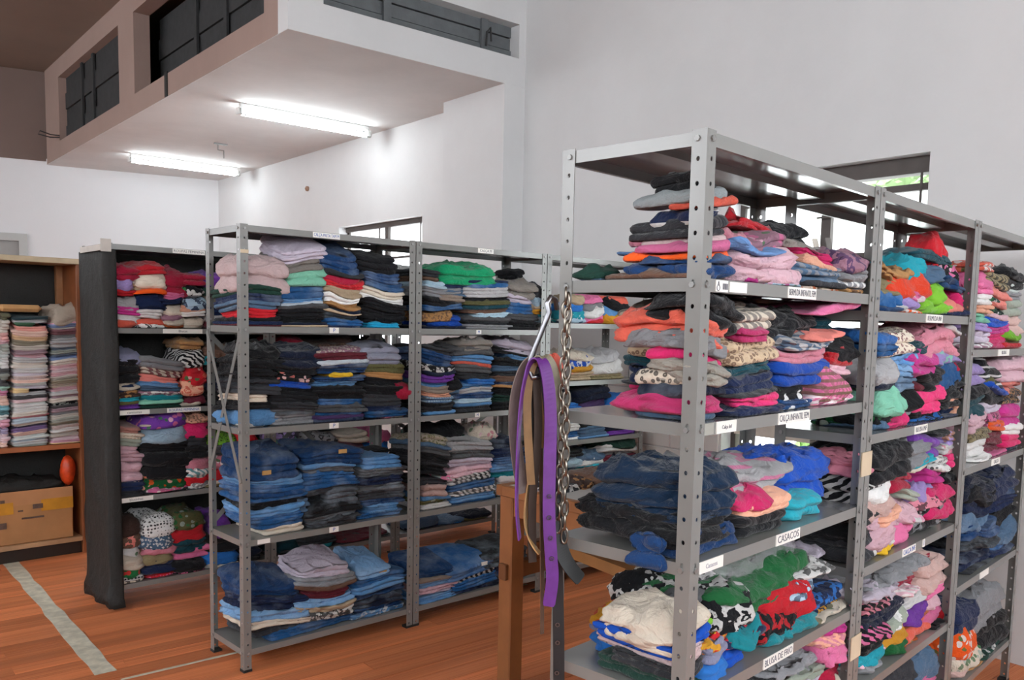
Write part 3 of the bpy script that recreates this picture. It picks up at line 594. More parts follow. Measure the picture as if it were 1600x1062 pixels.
# ------------------------------------------------------------------ clothes
ITEMS = """
A1 1 1 1 12 215 15 331 1547 1557 0 burg p
A1 1 1 2 12 215 15 331 1557 1576 0 navy p
A1 1 1 3 12 215 15 331 1576 1596 0 black p
A1 1 1 4 42 200 15 331 1596 1636 0 red p
A1 1 1 5 12 216 15 331 1636 1665 0 slate j
A1 1 1 6 12 216 15 331 1665 1696 0 navy j
A1 1 1 7 12 216 15 331 1696 1723 0 dgreen p
A1 1 1 8 12 257 15 331 1723 1851 30 pkgrey h
A1 1 2 1 199 440 15 331 1547 1557 0 beige p
A1 1 2 2 199 440 15 331 1557 1567 0 dnavy p
A1 1 2 3 200 440 15 331 1567 1599 0 black p
A1 1 2 4 200 440 15 331 1599 1639 0 black p
A1 1 2 5 200 440 15 331 1639 1657 0 dgrey p
A1 1 2 6 200 440 15 331 1657 1674 0 bleach j
A1 1 2 7 200 440 15 331 1674 1697 0 ltden j
A1 1 2 8 200 440 15 331 1697 1749 0 den j
A1 1 2 9 238 461 15 331 1749 1809 0 mint s
A1 1 2 10 201 434 15 331 1809 1853 40 brgrey s
A1 1 2 11 226 451 15 331 1853 1914 70 ltlilac t
A1 1 3 1 420 630 15 331 1547 1557 0 navy j
A1 1 3 2 420 630 15 331 1557 1591 0 den j
A1 1 3 3 420 630 15 331 1591 1621 0 char j
A1 1 3 4 420 629 15 331 1621 1630 0 beige p
A1 1 3 5 420 629 15 331 1630 1651 0 dnavy p
A1 1 3 6 420 629 15 331 1651 1681 0 tan p
A1 1 3 7 420 629 15 331 1681 1711 0 white p
A1 1 3 8 420 629 15 331 1711 1744 0 beige p
A1 1 3 9 414 661 15 331 1744 1774 0 red s
A1 1 3 10 420 629 15 331 1774 1798 0 crimson s
A1 1 3 11 420 629 15 331 1798 1819 0 char p
A1 1 3 12 414 639 15 331 1819 1893 90 dkden j
A1 1 4 1 673 855 15 331 1547 1574 0 cyan p
A1 1 4 2 626 902 15 331 1574 1605 0 black p
A1 1 4 3 626 901 15 331 1605 1642 0 black p
A1 1 4 4 626 901 15 331 1642 1683 0 black p
A1 1 4 5 626 900 15 331 1683 1711 0 white p
A1 1 4 6 625 900 15 331 1711 1751 0 cream p
A1 1 4 7 654 896 15 331 1751 1789 0 den j
A1 1 4 8 654 860 15 331 1789 1829 0 dkden j
A1 1 4 9 607 848 15 331 1829 1898 50 black p
A1 2 1 1 12 134 15 331 1099 1135 0 white t
A1 2 1 2 12 203 15 331 1135 1184 0 ltden j~
A1 2 1 3 12 204 15 331 1184 1213 0 black p
A1 2 1 4 27 154 15 331 1213 1250 0 cream s
A1 2 1 5 12 204 15 331 1250 1280 0 char p
A1 2 1 6 12 204 15 331 1280 1314 0 char p
A1 2 1 7 12 204 15 331 1314 1348 0 black p
A1 2 1 8 12 167 15 331 1348 1398 0 black p
A1 2 1 9 29 246 15 331 1398 1453 20 black h
A1 2 2 1 147 403 15 331 1099 1146 0 grey p
A1 2 2 2 147 403 15 331 1146 1178 0 dgrey j
A1 2 2 3 147 403 15 331 1178 1207 0 char p
A1 2 2 4 148 403 15 331 1207 1237 0 black p
A1 2 2 5 148 403 15 331 1237 1272 0 black p
A1 2 2 6 142 360 15 331 1272 1308 0 royal s
A1 2 2 7 173 380 15 331 1308 1348 0 black/flo:salmon t
A1 2 2 8 149 403 15 331 1348 1403 0 black p
A1 2 2 9 199 434 15 331 1403 1453 20 dnavy h
A1 2 3 1 373 661 15 331 1099 1116 0 navy j
A1 2 3 2 373 661 15 331 1116 1132 0 dpur t
A1 2 3 3 373 661 15 331 1132 1153 0 den j
A1 2 3 4 373 661 15 331 1153 1184 0 dgrey j
A1 2 3 5 373 661 15 331 1184 1215 0 den j
A1 2 3 6 373 661 15 331 1215 1245 0 black p
A1 2 3 7 373 660 15 331 1245 1273 0 black p
A1 2 3 8 353 642 15 331 1273 1295 0 ltden j
A1 2 3 9 373 660 15 331 1295 1318 0 dkden j
A1 2 3 10 440 562 15 331 1318 1334 0 yellow t
A1 2 3 11 373 660 15 331 1334 1361 0 dkden j
A1 2 3 12 373 660 15 331 1361 1382 0 navy j
A1 2 3 13 373 660 15 331 1382 1400 0 bleach j
A1 2 3 14 373 660 15 331 1400 1425 0 burg t
A1 2 3 15 366 638 15 331 1425 1446 20 mauve/leo:cream d
A1 2 3 16 379 625 120 330 1446 1470 0 dbrown/leo:brown d
A1 2 4 1 732 891 15 331 1099 1109 0 cream/pr:fuch t
A1 2 4 2 628 899 15 331 1109 1146 0 den j
A1 2 4 3 657 898 15 331 1146 1181 0 navy j
A1 2 4 4 628 898 15 331 1181 1242 0 char p
A1 2 4 5 627 897 15 331 1242 1283 0 black p
A1 2 4 6 627 897 15 331 1283 1315 0 black p
A1 2 4 7 627 897 15 331 1315 1337 0 tan p
A1 2 4 8 627 896 15 331 1337 1369 0 olive p
A1 2 4 9 601 884 15 331 1369 1442 40 slgrey t
A1 2 5 1 827 905 15 331 1228 1267 0 crimson t~
A1 3 1 1 100 338 15 331 600 641 0 cream p
A1 3 1 2 70 328 15 331 641 680 0 den j
A1 3 1 3 34 338 15 331 680 705 0 den j
A1 3 1 4 34 338 15 331 705 738 0 ltden j
A1 3 1 5 34 338 15 331 738 776 0 black j
A1 3 1 6 34 338 15 331 776 794 0 den j
A1 3 1 7 35 338 15 331 794 815 0 dkden j
A1 3 1 8 35 339 15 331 815 847 0 den j
A1 3 1 9 35 339 15 331 847 873 0 ltden j
A1 3 1 10 27 299 15 331 873 966 50 dkden j
A1 3 2 1 325 627 15 331 600 641 0 char j
A1 3 2 2 325 626 15 331 641 666 0 dgrey j
A1 3 2 3 325 626 15 331 666 703 0 black j
A1 3 2 4 434 615 15 331 703 772 0 char j
A1 3 2 5 325 626 15 331 772 799 0 char j
A1 3 2 6 325 626 15 331 799 830 0 den j
A1 3 2 7 325 626 15 331 830 864 0 den j
A1 3 2 8 325 625 15 331 864 889 0 dgrey j
A1 3 2 9 325 625 15 331 889 907 0 ltden j
A1 3 2 10 326 651 15 331 907 968 30 dkden j
A1 3 3 1 612 904 15 331 600 630 0 den j
A1 3 3 2 660 852 15 331 630 673 0 ltden j
A1 3 3 3 611 903 15 331 673 702 0 dkden j
A1 3 3 4 611 903 15 331 702 751 0 char j
A1 3 3 5 611 903 15 331 751 783 0 dgrey j
A1 3 3 6 611 902 15 331 783 816 0 navy j
A1 3 3 7 611 902 15 331 816 858 0 dgrey j
A1 3 3 8 625 873 15 331 858 913 0 ltden j
A1 3 3 9 653 912 180 339 913 923 0 black p
A1 3 4 1 292 358 15 331 692 716 0 slate j
A1 3 4 2 292 358 15 331 716 752 0 slate j
A1 4 1 1 128 364 15 331 101 148 0 den j
A1 4 1 2 29 357 15 331 148 185 0 char j
A1 4 1 3 29 357 15 331 185 209 0 cream p
A1 4 1 4 23 344 15 331 209 257 0 fade j
A1 4 1 5 30 358 15 331 257 288 0 navy j
A1 4 1 6 30 358 15 331 288 318 0 navy j
A1 4 1 7 22 317 15 331 318 374 40 dkblue j
A1 4 2 1 257 606 15 331 101 159 0 den j
A1 4 2 2 257 606 15 331 159 203 0 white/pr:black t
A1 4 2 3 257 606 15 331 203 231 0 beige p
A1 4 2 4 257 606 15 331 231 269 0 fade j
A1 4 2 5 324 562 15 331 269 314 0 burg p
A1 4 2 6 258 606 15 331 314 332 0 brown p
A1 4 2 7 258 606 15 331 332 360 0 grey j
A1 4 2 8 291 576 15 331 360 388 50 ltlilac t
A1 4 3 1 580 910 15 331 101 132 0 ltden/pr:white j
A1 4 3 2 580 909 15 331 132 158 0 dkden j
A1 4 3 3 580 909 15 331 158 202 0 dnavy j
A1 4 3 4 580 909 15 331 202 242 0 dkden j
A1 4 3 5 580 908 15 331 242 278 0 ltden j
A1 4 3 6 580 908 15 331 278 308 0 den j
A1 4 3 7 605 827 15 331 308 345 70 fade j
A2 1 1 1 73 349 15 331 1547 1563 0 dnavy p
A2 1 1 2 109 348 15 331 1563 1620 0 royal p
A2 1 1 3 72 286 15 331 1620 1658 0 tan/leo:brown t~
A2 1 1 4 71 347 15 331 1658 1682 0 den j
A2 1 1 5 71 346 15 331 1682 1728 0 black p
A2 1 1 6 70 345 15 331 1728 1771 0 grey p
A2 1 1 7 62 223 15 331 1771 1798 0 ltblue j
A2 1 1 8 61 181 15 331 1798 1820 0 brown p
A2 1 1 9 61 188 15 331 1820 1855 0 char p
A2 1 2 1 336 689 15 331 1547 1574 0 grey p
A2 1 2 2 335 688 15 331 1574 1605 0 char p
A2 1 2 3 335 687 15 331 1605 1622 0 dgrey p
A2 1 2 4 401 701 15 331 1622 1644 0 ltblue j
A2 1 2 5 334 686 15 331 1644 1667 0 brown p
A2 1 2 6 334 686 15 331 1667 1688 0 dkteal j
A2 1 2 7 333 685 15 331 1688 1705 0 olive p
A2 1 2 8 333 684 15 331 1705 1730 0 black p
A2 1 2 9 332 683 15 331 1730 1781 0 ltgrey p
A2 1 2 10 367 649 15 331 1781 1799 0 den j
A2 1 2 11 331 682 15 331 1799 1812 0 navy p
A2 1 2 12 180 579 15 331 1812 1883 20 emer h
A2 1 3 1 157 346 15 331 1674 1707 0 dgrey p
A2 1 3 2 157 346 15 331 1707 1734 0 taupe p
A2 1 3 3 173 407 15 331 1734 1775 0 slate p
A2 1 3 4 156 344 15 331 1775 1800 0 navy p
A2 1 4 1 649 912 15 331 1547 1596 0 black p
A2 1 4 2 648 912 15 331 1596 1643 0 dgrey p
A2 1 4 3 623 912 15 331 1643 1703 0 den j
A2 1 4 4 621 879 15 331 1703 1756 0 ltlilac p
A2 1 4 5 639 892 15 331 1756 1818 30 brgrey h
A2 1 4 6 806 912 150 339 1818 1888 0 black p
A2 1 5 1 860 912 15 331 1686 1715 0 must t~
A2 1 5 2 859 912 15 331 1715 1744 0 beige t~
A2 1 5 3 858 912 15 331 1744 1788 0 ltblue t~
A2 1 5 4 856 912 15 331 1788 1839 0 char t~
A2 2 1 1 62 287 15 331 1099 1118 0 ltden j
A2 2 1 2 62 286 15 331 1118 1155 0 char p
A2 2 1 3 61 286 15 331 1155 1172 0 black p
A2 2 1 4 61 285 15 331 1172 1209 0 ltblue/pla:den t
A2 2 1 5 61 285 15 331 1209 1236 0 peach t
A2 2 1 6 60 284 15 331 1236 1266 0 taupe p
A2 2 1 7 60 284 15 331 1266 1293 0 ltden j
A2 2 1 8 59 283 15 331 1293 1330 0 purple t
A2 2 1 9 59 283 15 331 1330 1346 0 dnavy p
A2 2 1 10 59 282 15 331 1346 1376 0 black/pr:white t
A2 2 1 11 58 282 15 331 1376 1406 0 dkden j
A2 2 1 12 58 281 15 331 1406 1433 0 dkden j
A2 2 1 13 58 281 15 331 1433 1466 0 char p
A2 2 2 1 286 570 15 331 1099 1136 0 char p
A2 2 2 2 286 570 15 331 1136 1157 0 ltden j
A2 2 2 3 286 569 15 331 1157 1181 0 ltblue j
A2 2 2 4 285 568 15 331 1181 1206 0 dkden j
A2 2 2 5 285 568 15 331 1206 1230 0 ltgrey j
A2 2 2 6 284 567 15 331 1230 1265 0 ltden j
A2 2 2 7 377 571 15 331 1265 1291 0 blue j
A2 2 2 8 283 565 15 331 1291 1327 0 char p
A2 2 2 9 282 564 15 331 1327 1362 0 dgrey p
A2 2 2 10 282 564 15 331 1362 1379 0 coral t
A2 2 2 11 242 572 15 331 1379 1421 0 ltden j
A2 2 2 12 281 562 15 331 1421 1459 0 dgrey p
A2 2 2 13 315 570 15 331 1459 1497 0 brgrey h
A2 2 3 1 560 847 15 331 1099 1140 0 black p
A2 2 3 2 559 846 15 331 1140 1180 0 dgreen p
A2 2 3 3 558 845 15 331 1180 1224 0 black p
A2 2 3 4 558 844 15 331 1224 1235 0 tan t
A2 2 3 5 557 843 15 331 1235 1260 0 navy j
A2 2 3 6 557 842 15 331 1260 1289 0 brown p
A2 2 3 7 556 841 15 331 1289 1322 0 char p
A2 2 3 8 555 841 15 331 1322 1350 0 slate t
A2 2 3 9 554 839 15 331 1350 1386 0 black p
A2 2 3 10 688 912 15 331 1386 1418 0 ltden j
A2 2 3 11 553 837 15 331 1418 1447 0 black p
A2 2 3 12 609 912 15 331 1447 1494 0 ltlilac h
A2 2 4 1 241 328 15 331 1228 1256 0 slate j~
A2 2 4 2 240 328 15 331 1256 1296 0 black p~
A2 3 1 1 56 261 15 331 600 626 0 white t
A2 3 1 2 56 260 15 331 626 654 0 olive/flo:sage t
A2 3 1 3 55 260 15 331 654 674 0 ltden j
A2 3 1 4 88 250 15 331 674 728 0 sandpink t
A2 3 1 5 54 258 15 331 728 757 0 char p
A2 3 1 6 188 302 15 331 757 781 0 mintwh/pr:pink t
A2 3 1 7 53 257 15 331 781 825 0 black p
A2 3 1 8 53 257 15 331 825 859 0 char p
A2 3 1 9 53 256 15 331 859 893 0 black p
A2 3 1 10 52 255 15 331 893 924 0 dgrey p
A2 3 1 11 52 255 15 331 924 944 0 slate p
A2 3 1 12 60 228 15 331 944 982 0 camo/leo:olive t
A2 3 2 1 243 593 15 331 600 614 0 den j
A2 3 2 2 242 592 15 331 614 654 0 ltden j
A2 3 2 3 242 591 15 331 654 682 0 white/str:black t
A2 3 2 4 241 590 15 331 682 714 0 den j
A2 3 2 5 240 589 15 331 714 753 0 white/str:black t
A2 3 2 6 240 588 15 331 753 796 0 ltpink s
A2 3 2 7 239 587 15 331 796 845 0 ltlilac t
A2 3 2 8 238 586 15 331 845 881 0 dgrey p
A2 3 2 9 186 595 15 331 881 928 40 ltgrey s
A2 3 3 1 623 840 15 331 600 712 0 white p
A2 3 3 2 560 828 15 331 712 749 0 teal t
A2 3 3 3 559 827 15 331 749 794 0 ltden j
A2 3 3 4 558 826 15 331 794 838 0 den j
A2 3 3 5 557 824 15 331 838 882 0 navy j
A2 3 3 6 555 823 15 331 882 933 0 dnavy j
A2 3 4 1 132 441 100 330 958 986 0 dgreen p~
A2 3 4 2 131 440 100 330 986 1028 0 black p~
A2 3 5 1 469 641 80 280 947 1012 0 cream/flo:rose s~
A2 4 1 1 50 315 15 331 101 111 0 ltden j
A2 4 1 2 49 314 15 331 111 133 0 ltden j
A2 4 1 3 49 314 15 331 133 158 0 ltlilac t
A2 4 1 4 49 313 15 331 158 189 0 ltpink t
A2 4 1 5 48 313 15 331 189 214 0 ltden j
A2 4 1 6 48 312 15 331 214 228 0 taupe t
A2 4 1 7 35 311 15 331 228 271 60 dkden j
A2 4 2 1 268 605 15 331 101 132 0 navy j
A2 4 2 2 268 604 15 331 132 176 0 den j
A2 4 2 3 267 603 15 331 176 202 0 black/str:white t
A2 4 2 4 253 597 15 331 202 251 60 den j
A2 4 3 1 507 868 15 331 101 147 0 dnavy j
A2 4 3 2 505 866 15 331 147 219 0 navy j
A2 4 3 3 503 864 15 331 219 294 20 black j
A3 1 1 1 193 367 15 331 1590 1641 0 ltblue t~
A3 1 1 2 191 365 15 331 1641 1698 0 turq t~
A3 1 1 3 190 364 15 331 1698 1733 0 blue t~
A3 1 1 4 188 362 15 331 1733 1767 0 beige t~
A3 1 2 1 334 557 15 331 1590 1625 0 red t~
A3 1 2 2 332 555 15 331 1625 1668 0 pink t~
A3 1 2 3 331 553 15 331 1668 1707 0 white t~
A3 1 2 4 329 552 15 331 1707 1738 0 grey t~
A3 1 2 5 328 551 15 331 1738 1765 0 pink t~
A3 1 3 1 531 804 15 331 1590 1678 0 must t~
A3 1 3 2 529 802 15 331 1678 1722 0 ltden j~
A3 1 3 3 528 800 15 331 1722 1754 0 black p~
A3 1 3 4 526 799 15 331 1754 1777 0 coral t~
A3 1 4 1 199 351 15 331 1590 1622 0 slate t~
A3 1 4 2 197 349 15 331 1622 1671 0 teal/pr:white t~
A3 2 1 1 206 453 15 331 1245 1294 0 beige p
A3 2 1 2 205 451 15 331 1294 1325 0 peach t
A3 2 1 3 204 450 15 331 1325 1356 0 must t~
A3 2 1 4 202 448 15 331 1356 1395 0 royal/pr:white t~
A3 2 1 5 201 447 15 331 1395 1426 0 cream t~
A3 2 2 1 406 748 15 331 1245 1284 0 khaki p
A3 2 2 2 404 746 15 331 1284 1320 0 sandpink t~
A3 2 2 3 401 742 15 331 1320 1392 0 white h~
A3 2 2 4 400 741 15 331 1392 1428 0 ltgrey t~
A3 3 1 1 204 352 15 331 884 901 0 white t
A3 3 1 2 202 350 15 331 901 945 0 den j
A3 3 1 3 201 348 15 331 945 988 0 white t
A3 3 1 4 198 345 15 331 988 1070 0 ltblue j
A3 3 1 5 196 343 15 331 1070 1117 0 blue t
A3 3 2 1 323 616 15 331 884 899 0 ltden j
A3 3 2 2 320 613 15 331 899 963 0 slate p
A3 3 2 3 317 609 15 331 963 1040 0 black p
A3 3 2 4 314 605 15 331 1040 1124 0 dpur t
A3 3 2 5 311 602 15 331 1124 1203 0 dnavy p
A3 3 3 1 590 911 15 331 884 912 0 purple t
A3 3 3 2 585 905 15 331 912 1024 0 dnavy p
A3 3 3 3 580 899 15 331 1024 1136 0 blue t
A3 4 1 1 221 394 15 331 705 745 0 den j
A3 4 1 2 219 392 15 331 745 793 0 ltblue j~
A3 4 1 3 218 390 15 331 793 828 0 black p
A3 4 2 1 301 612 15 331 705 723 0 turq t~
A3 4 2 2 299 610 15 331 723 767 0 white t~
A3 4 2 3 298 608 15 331 767 804 0 slate j~
A3 4 3 1 548 912 15 331 705 754 0 maroon t
A3 4 3 2 546 912 15 331 754 787 0 grey t
A3 4 3 3 544 912 15 331 787 829 0 white t
A3 4 3 4 543 912 15 331 829 854 0 dgreen p~
C1 1 1 1 27 164 15 360 1516 1565 0 coral h~
C1 1 1 2 28 165 15 360 1565 1605 0 white t~
C1 1 1 3 29 166 15 360 1605 1646 0 magenta t
C1 1 1 4 30 167 15 360 1646 1710 0 ltgrey h~
C1 1 1 5 31 168 15 360 1710 1737 0 red t
C1 1 1 6 31 169 15 360 1737 1768 0 beige t
C1 1 1 7 32 169 15 360 1768 1815 0 lilac t~
C1 1 1 8 33 170 15 360 1815 1855 0 crimson h
C1 1 2 1 144 321 15 360 1516 1550 0 white/pr:black t~
C1 1 2 2 145 322 15 360 1550 1581 0 coral t~
C1 1 2 3 146 323 15 360 1581 1623 0 white t
C1 1 2 4 146 323 15 360 1623 1664 0 navy t
C1 1 2 5 147 324 15 360 1664 1712 0 navy t~
C1 1 2 6 148 325 15 360 1712 1733 0 orange t
C1 1 2 7 148 325 15 360 1733 1764 0 beige t
C1 1 2 8 149 326 15 360 1764 1815 0 cream t~
C1 1 2 9 150 327 15 360 1815 1867 0 red s
C1 1 3 1 297 421 15 360 1516 1563 0 rust t~
C1 1 3 2 298 422 15 360 1563 1598 0 cream t~
C1 1 3 3 298 422 15 360 1598 1633 0 mauve t~
C1 1 3 4 299 423 15 360 1633 1668 0 cream t~
C1 1 3 5 300 423 15 360 1668 1696 0 navy t
C1 1 3 6 300 424 15 360 1696 1738 0 pink t
C1 1 3 7 302 425 15 360 1738 1843 0 crimson h
C1 1 4 1 407 538 15 360 1516 1593 0 cream t~
C1 1 4 2 407 539 15 360 1593 1622 0 white t
C1 1 4 3 408 539 15 360 1622 1658 0 peach t
C1 1 4 4 409 540 15 360 1658 1700 0 ltblue/pr:navy t~
C1 1 4 5 409 540 15 360 1700 1736 0 grey t
C1 1 4 6 410 541 15 360 1736 1772 0 black/flo:white t~
C1 1 4 7 411 542 15 360 1772 1843 0 crimson s
C1 1 5 1 531 706 15 360 1516 1586 0 burg s~
C1 1 5 2 532 706 15 360 1586 1648 0 ltgrey h~
C1 1 5 3 532 707 15 360 1648 1691 0 navy t~
C1 1 5 4 533 708 15 360 1691 1749 0 taupe t~
C1 1 5 5 534 708 15 360 1749 1797 0 dgreen t~
C1 1 5 6 534 709 15 360 1797 1844 0 purple s~
C1 1 6 1 706 873 15 360 1516 1589 0 black t
C1 1 6 2 707 874 15 360 1589 1682 0 char t
C1 1 6 3 708 874 15 360 1682 1775 0 black t
C1 2 1 1 14 176 15 360 1078 1117 0 purple t
C1 2 1 2 14 176 15 360 1117 1137 0 olive t
C1 2 1 3 15 176 15 360 1137 1161 0 turq t
C1 2 1 4 15 177 15 360 1161 1192 0 dbrown/pr:tan t
C1 2 1 5 16 178 15 360 1192 1223 0 navy p
C1 2 1 6 17 179 15 360 1223 1265 0 cream h
C1 2 1 7 18 179 15 360 1265 1309 0 black h
C1 2 1 8 19 180 15 360 1309 1350 0 black h
C1 2 1 9 20 181 15 360 1350 1398 0 lilacgrey t~
C1 2 2 1 169 414 15 360 1078 1107 0 dgreen p
C1 2 2 2 169 414 15 360 1107 1121 0 mint t
C1 2 2 3 170 414 15 360 1121 1146 0 teal t
C1 2 2 4 170 415 15 360 1146 1168 0 mauve/pr:white t
C1 2 2 5 170 415 15 360 1168 1192 0 slate t
C1 2 2 6 171 415 15 360 1192 1221 0 ltden j
C1 2 2 7 172 416 15 360 1221 1259 0 salmon t
C1 2 2 8 172 417 15 360 1259 1295 0 cream/str:maroon d
C1 2 2 9 174 418 15 360 1295 1351 0 grey s
C1 2 3 1 399 532 15 360 1078 1113 0 cream t~
C1 2 3 2 400 532 15 360 1113 1146 0 maroon t~
C1 2 3 3 400 533 15 360 1146 1179 0 black t
C1 2 3 4 401 533 15 360 1179 1233 0 peach/pr:coral t~
C1 2 3 5 403 535 15 360 1233 1338 0 red/flo:coral h~
C1 2 3 6 404 536 15 360 1338 1403 0 black/str:white t~
C1 2 3 7 405 537 15 360 1403 1457 0 tan s
C1 2 4 1 532 701 15 360 1078 1118 0 char t~
C1 2 4 2 533 702 15 360 1118 1199 0 black h
C1 2 4 3 534 702 15 360 1199 1281 0 dnavy h
C1 2 4 4 535 703 15 360 1281 1354 0 black t
C1 2 4 5 558 642 15 360 1354 1399 0 turq t~
C1 2 4 6 536 704 15 360 1399 1450 0 brown s~
C1 2 5 1 702 886 15 360 1078 1193 0 black t
C1 2 5 2 703 887 15 360 1193 1307 0 char h
C1 2 5 3 704 888 15 360 1307 1420 0 brown s
C1 3 1 1 12 180 15 360 602 636 0 char p
C1 3 1 2 12 181 15 360 636 685 0 navy s
C1 3 1 3 12 181 15 360 685 720 0 navy/flo:peach t
C1 3 1 4 12 183 15 360 720 801 0 ltpink h
C1 3 1 5 12 184 15 360 801 839 0 ltpink t
C1 3 1 6 12 185 15 360 839 888 0 ltpink t
C1 3 1 7 12 185 15 360 888 926 0 sage t
C1 3 1 8 12 186 15 360 926 961 0 cream/dot:beige t
C1 3 1 9 12 187 15 360 961 1009 0 salmonbr s
C1 3 2 1 166 435 15 360 602 626 0 char p
C1 3 2 2 167 436 15 360 626 644 0 pink/flo:white t~
C1 3 2 3 167 436 15 360 644 691 0 green/flo:orange t~
C1 3 2 4 168 437 15 360 691 712 0 khaki/pr:coral t
C1 3 2 5 170 439 15 360 712 838 0 black h
C1 3 2 6 171 439 15 360 838 881 0 black p
C1 3 2 7 331 418 15 360 881 897 0 yellow/pr:blue t
C1 3 2 8 173 440 15 360 897 957 0 ltblue t~
C1 3 2 9 173 441 15 360 957 989 0 cream t
C1 3 2 10 174 442 15 360 989 1032 0 purple/flo:pink t~
C1 3 3 1 407 541 15 360 602 653 0 grey/pr:white t~
C1 3 3 2 407 541 15 360 653 698 0 red t~
C1 3 3 3 408 542 15 360 698 738 0 white/str:teal t~
C1 3 3 4 409 542 15 360 738 779 0 rose t~
C1 3 3 5 410 543 15 360 779 853 0 black s
C1 3 3 6 411 544 15 360 853 912 0 char t
C1 3 3 7 412 545 15 360 912 1003 0 hot s~
C1 3 3 8 413 546 15 360 1003 1029 0 peach/leo:brown t~
C1 3 4 1 525 735 15 360 602 617 0 khaki/pr:olive t~
C1 3 4 2 526 735 15 360 617 663 0 cream/pr:teal t~
C1 3 4 3 526 736 15 360 663 700 0 red t~
C1 3 4 4 527 736 15 360 700 734 0 mintwh t~
C1 3 4 5 528 737 15 360 734 787 0 rose/flo:white t~
C1 3 4 6 528 737 15 360 787 847 0 dgrey t
C1 3 4 7 529 738 15 360 847 908 0 lime/leo:black t~
C1 3 5 1 736 874 15 360 602 656 0 black t
C1 3 5 2 737 875 15 360 656 772 0 red/pr:white t~
C1 3 5 3 737 875 15 360 772 849 0 char t
C1 3 5 4 738 876 15 360 849 906 0 red t~
C1 4 1 1 12 163 15 360 124 151 0 cream/pr:black t~
C1 4 1 2 12 164 15 360 151 180 0 black/pla:white t~
C1 4 1 3 12 165 15 360 180 237 0 green/flo:red s~
C1 4 1 4 12 166 15 360 237 301 0 cream t~
C1 4 1 5 12 167 15 360 301 361 0 white/flo:mauve t~
C1 4 1 6 12 168 15 360 361 421 0 brown/pr:salmon t~
C1 4 1 7 12 170 15 360 421 492 0 dbrown t~
C1 4 2 1 157 347 15 360 124 148 0 red/dot:pink t~
C1 4 2 2 159 349 15 360 148 235 0 navy s
C1 4 2 3 160 350 15 360 235 286 0 khaki t~
C1 4 2 4 160 350 15 360 286 323 0 rose t~
C1 4 2 5 161 351 15 360 323 388 0 slate/leo:white d~
C1 4 2 6 163 353 15 360 388 468 0 white/dot:black d~
C1 4 3 1 318 526 15 360 124 134 0 black/pr:pink t~
C1 4 3 2 320 527 15 360 134 206 0 black h~
C1 4 3 3 350 589 15 360 206 277 0 pink s
C1 4 3 4 322 529 15 360 277 340 0 dkteal h
C1 4 3 5 323 530 15 360 340 407 0 red s~
C1 4 3 6 324 530 15 360 407 474 0 olive/flo:green t~
C1 4 4 1 519 738 15 360 124 139 0 cream/flo:olive t~
C1 4 4 2 520 739 15 360 139 255 0 blue t~
C1 4 4 3 521 740 15 360 255 331 0 black h
C1 4 4 4 553 669 15 360 331 426 0 purple s~
C1 4 5 1 730 870 15 360 124 148 0 black t~
C1 4 5 2 732 871 15 360 148 266 0 dnavy h
C1 4 5 3 733 872 15 360 266 364 0 black t~
C2 2 1 1 17 275 15 360 1078 1302 0 black p
C2 2 1 2 17 275 15 360 1302 1380 0 char h
C2 2 1 3 18 276 15 360 1380 1470 0 crimson s~
C2 2 2 1 258 629 15 360 1078 1338 0 char p
C2 2 2 2 258 628 15 360 1338 1475 0 dbrown h~
C2 2 3 1 609 890 15 360 1078 1334 0 black p
C2 2 3 2 609 888 15 360 1334 1473 0 dgreen h~
C2 3 1 1 12 220 15 360 602 633 0 black p
C2 3 1 2 12 220 15 360 633 792 0 char p
C2 3 1 3 12 221 15 360 792 871 0 mint/leo:purple t~
C2 3 1 4 12 221 15 360 871 903 0 lilac/pr:black t~
C2 3 2 1 211 496 15 360 602 612 0 black h
C2 3 2 2 212 496 15 360 612 812 0 dnavy h~
C2 3 2 3 212 496 15 360 812 869 0 grey/pr:black t~
C2 3 3 1 477 731 15 360 602 612 0 black p
C2 3 3 2 477 730 15 360 612 800 0 mauve t~
C2 3 3 3 477 730 15 360 800 859 0 cream s
C2 3 4 1 711 903 15 360 602 612 0 char p
C2 3 4 2 710 903 15 360 612 810 0 blue t~
C2 3 4 3 710 903 15 360 810 858 0 pink t~
C2 3 5 1 81 212 15 360 756 788 0 must t~
C2 3 5 2 81 212 15 360 788 828 0 red t~
C2 4 1 1 12 231 15 360 124 134 0 black p
C2 4 1 2 12 232 15 360 134 144 0 char h
C2 4 1 3 12 232 15 360 144 197 0 dkteal t~
C2 4 2 1 209 487 15 360 124 134 0 black h
C2 4 2 2 210 487 15 360 134 159 0 teal t~
C2 4 2 3 210 487 15 360 159 192 0 char t
C2 4 3 1 440 901 15 360 124 134 0 char h
C2 4 3 2 439 900 15 360 134 144 0 black h
C2 4 3 3 439 900 15 360 144 154 0 burg t~
C3 4 1 1 130 413 15 360 124 134 0 navy p~
C3 4 1 2 130 412 15 360 134 152 0 dnavy/flo:blue t~
C3 4 1 3 129 411 15 360 152 216 0 slate h~
C3 4 2 1 384 665 15 360 124 134 0 blue/pr:black t~
C3 4 2 2 383 664 15 360 134 153 0 slate h~
C3 4 3 1 621 903 15 360 124 134 0 cream t~
C3 4 3 2 621 903 15 360 134 144 0 olive t~
C3 4 3 3 619 903 15 360 144 176 0 dnavy h~
C3 3 1 1 236 584 15 360 602 612 0 black p
C3 3 1 2 234 580 15 360 612 689 0 char p
C3 3 1 3 232 578 15 360 689 827 0 dgreen h
C3 3 2 1 584 896 15 360 602 612 0 navy p
C3 3 2 2 580 891 15 360 612 661 0 black p
C3 3 2 3 578 888 15 360 661 794 0 brown h
C3 1 1 1 60 445 15 360 1516 1681 0 black p
C3 1 1 2 59 442 15 360 1681 1856 0 char p
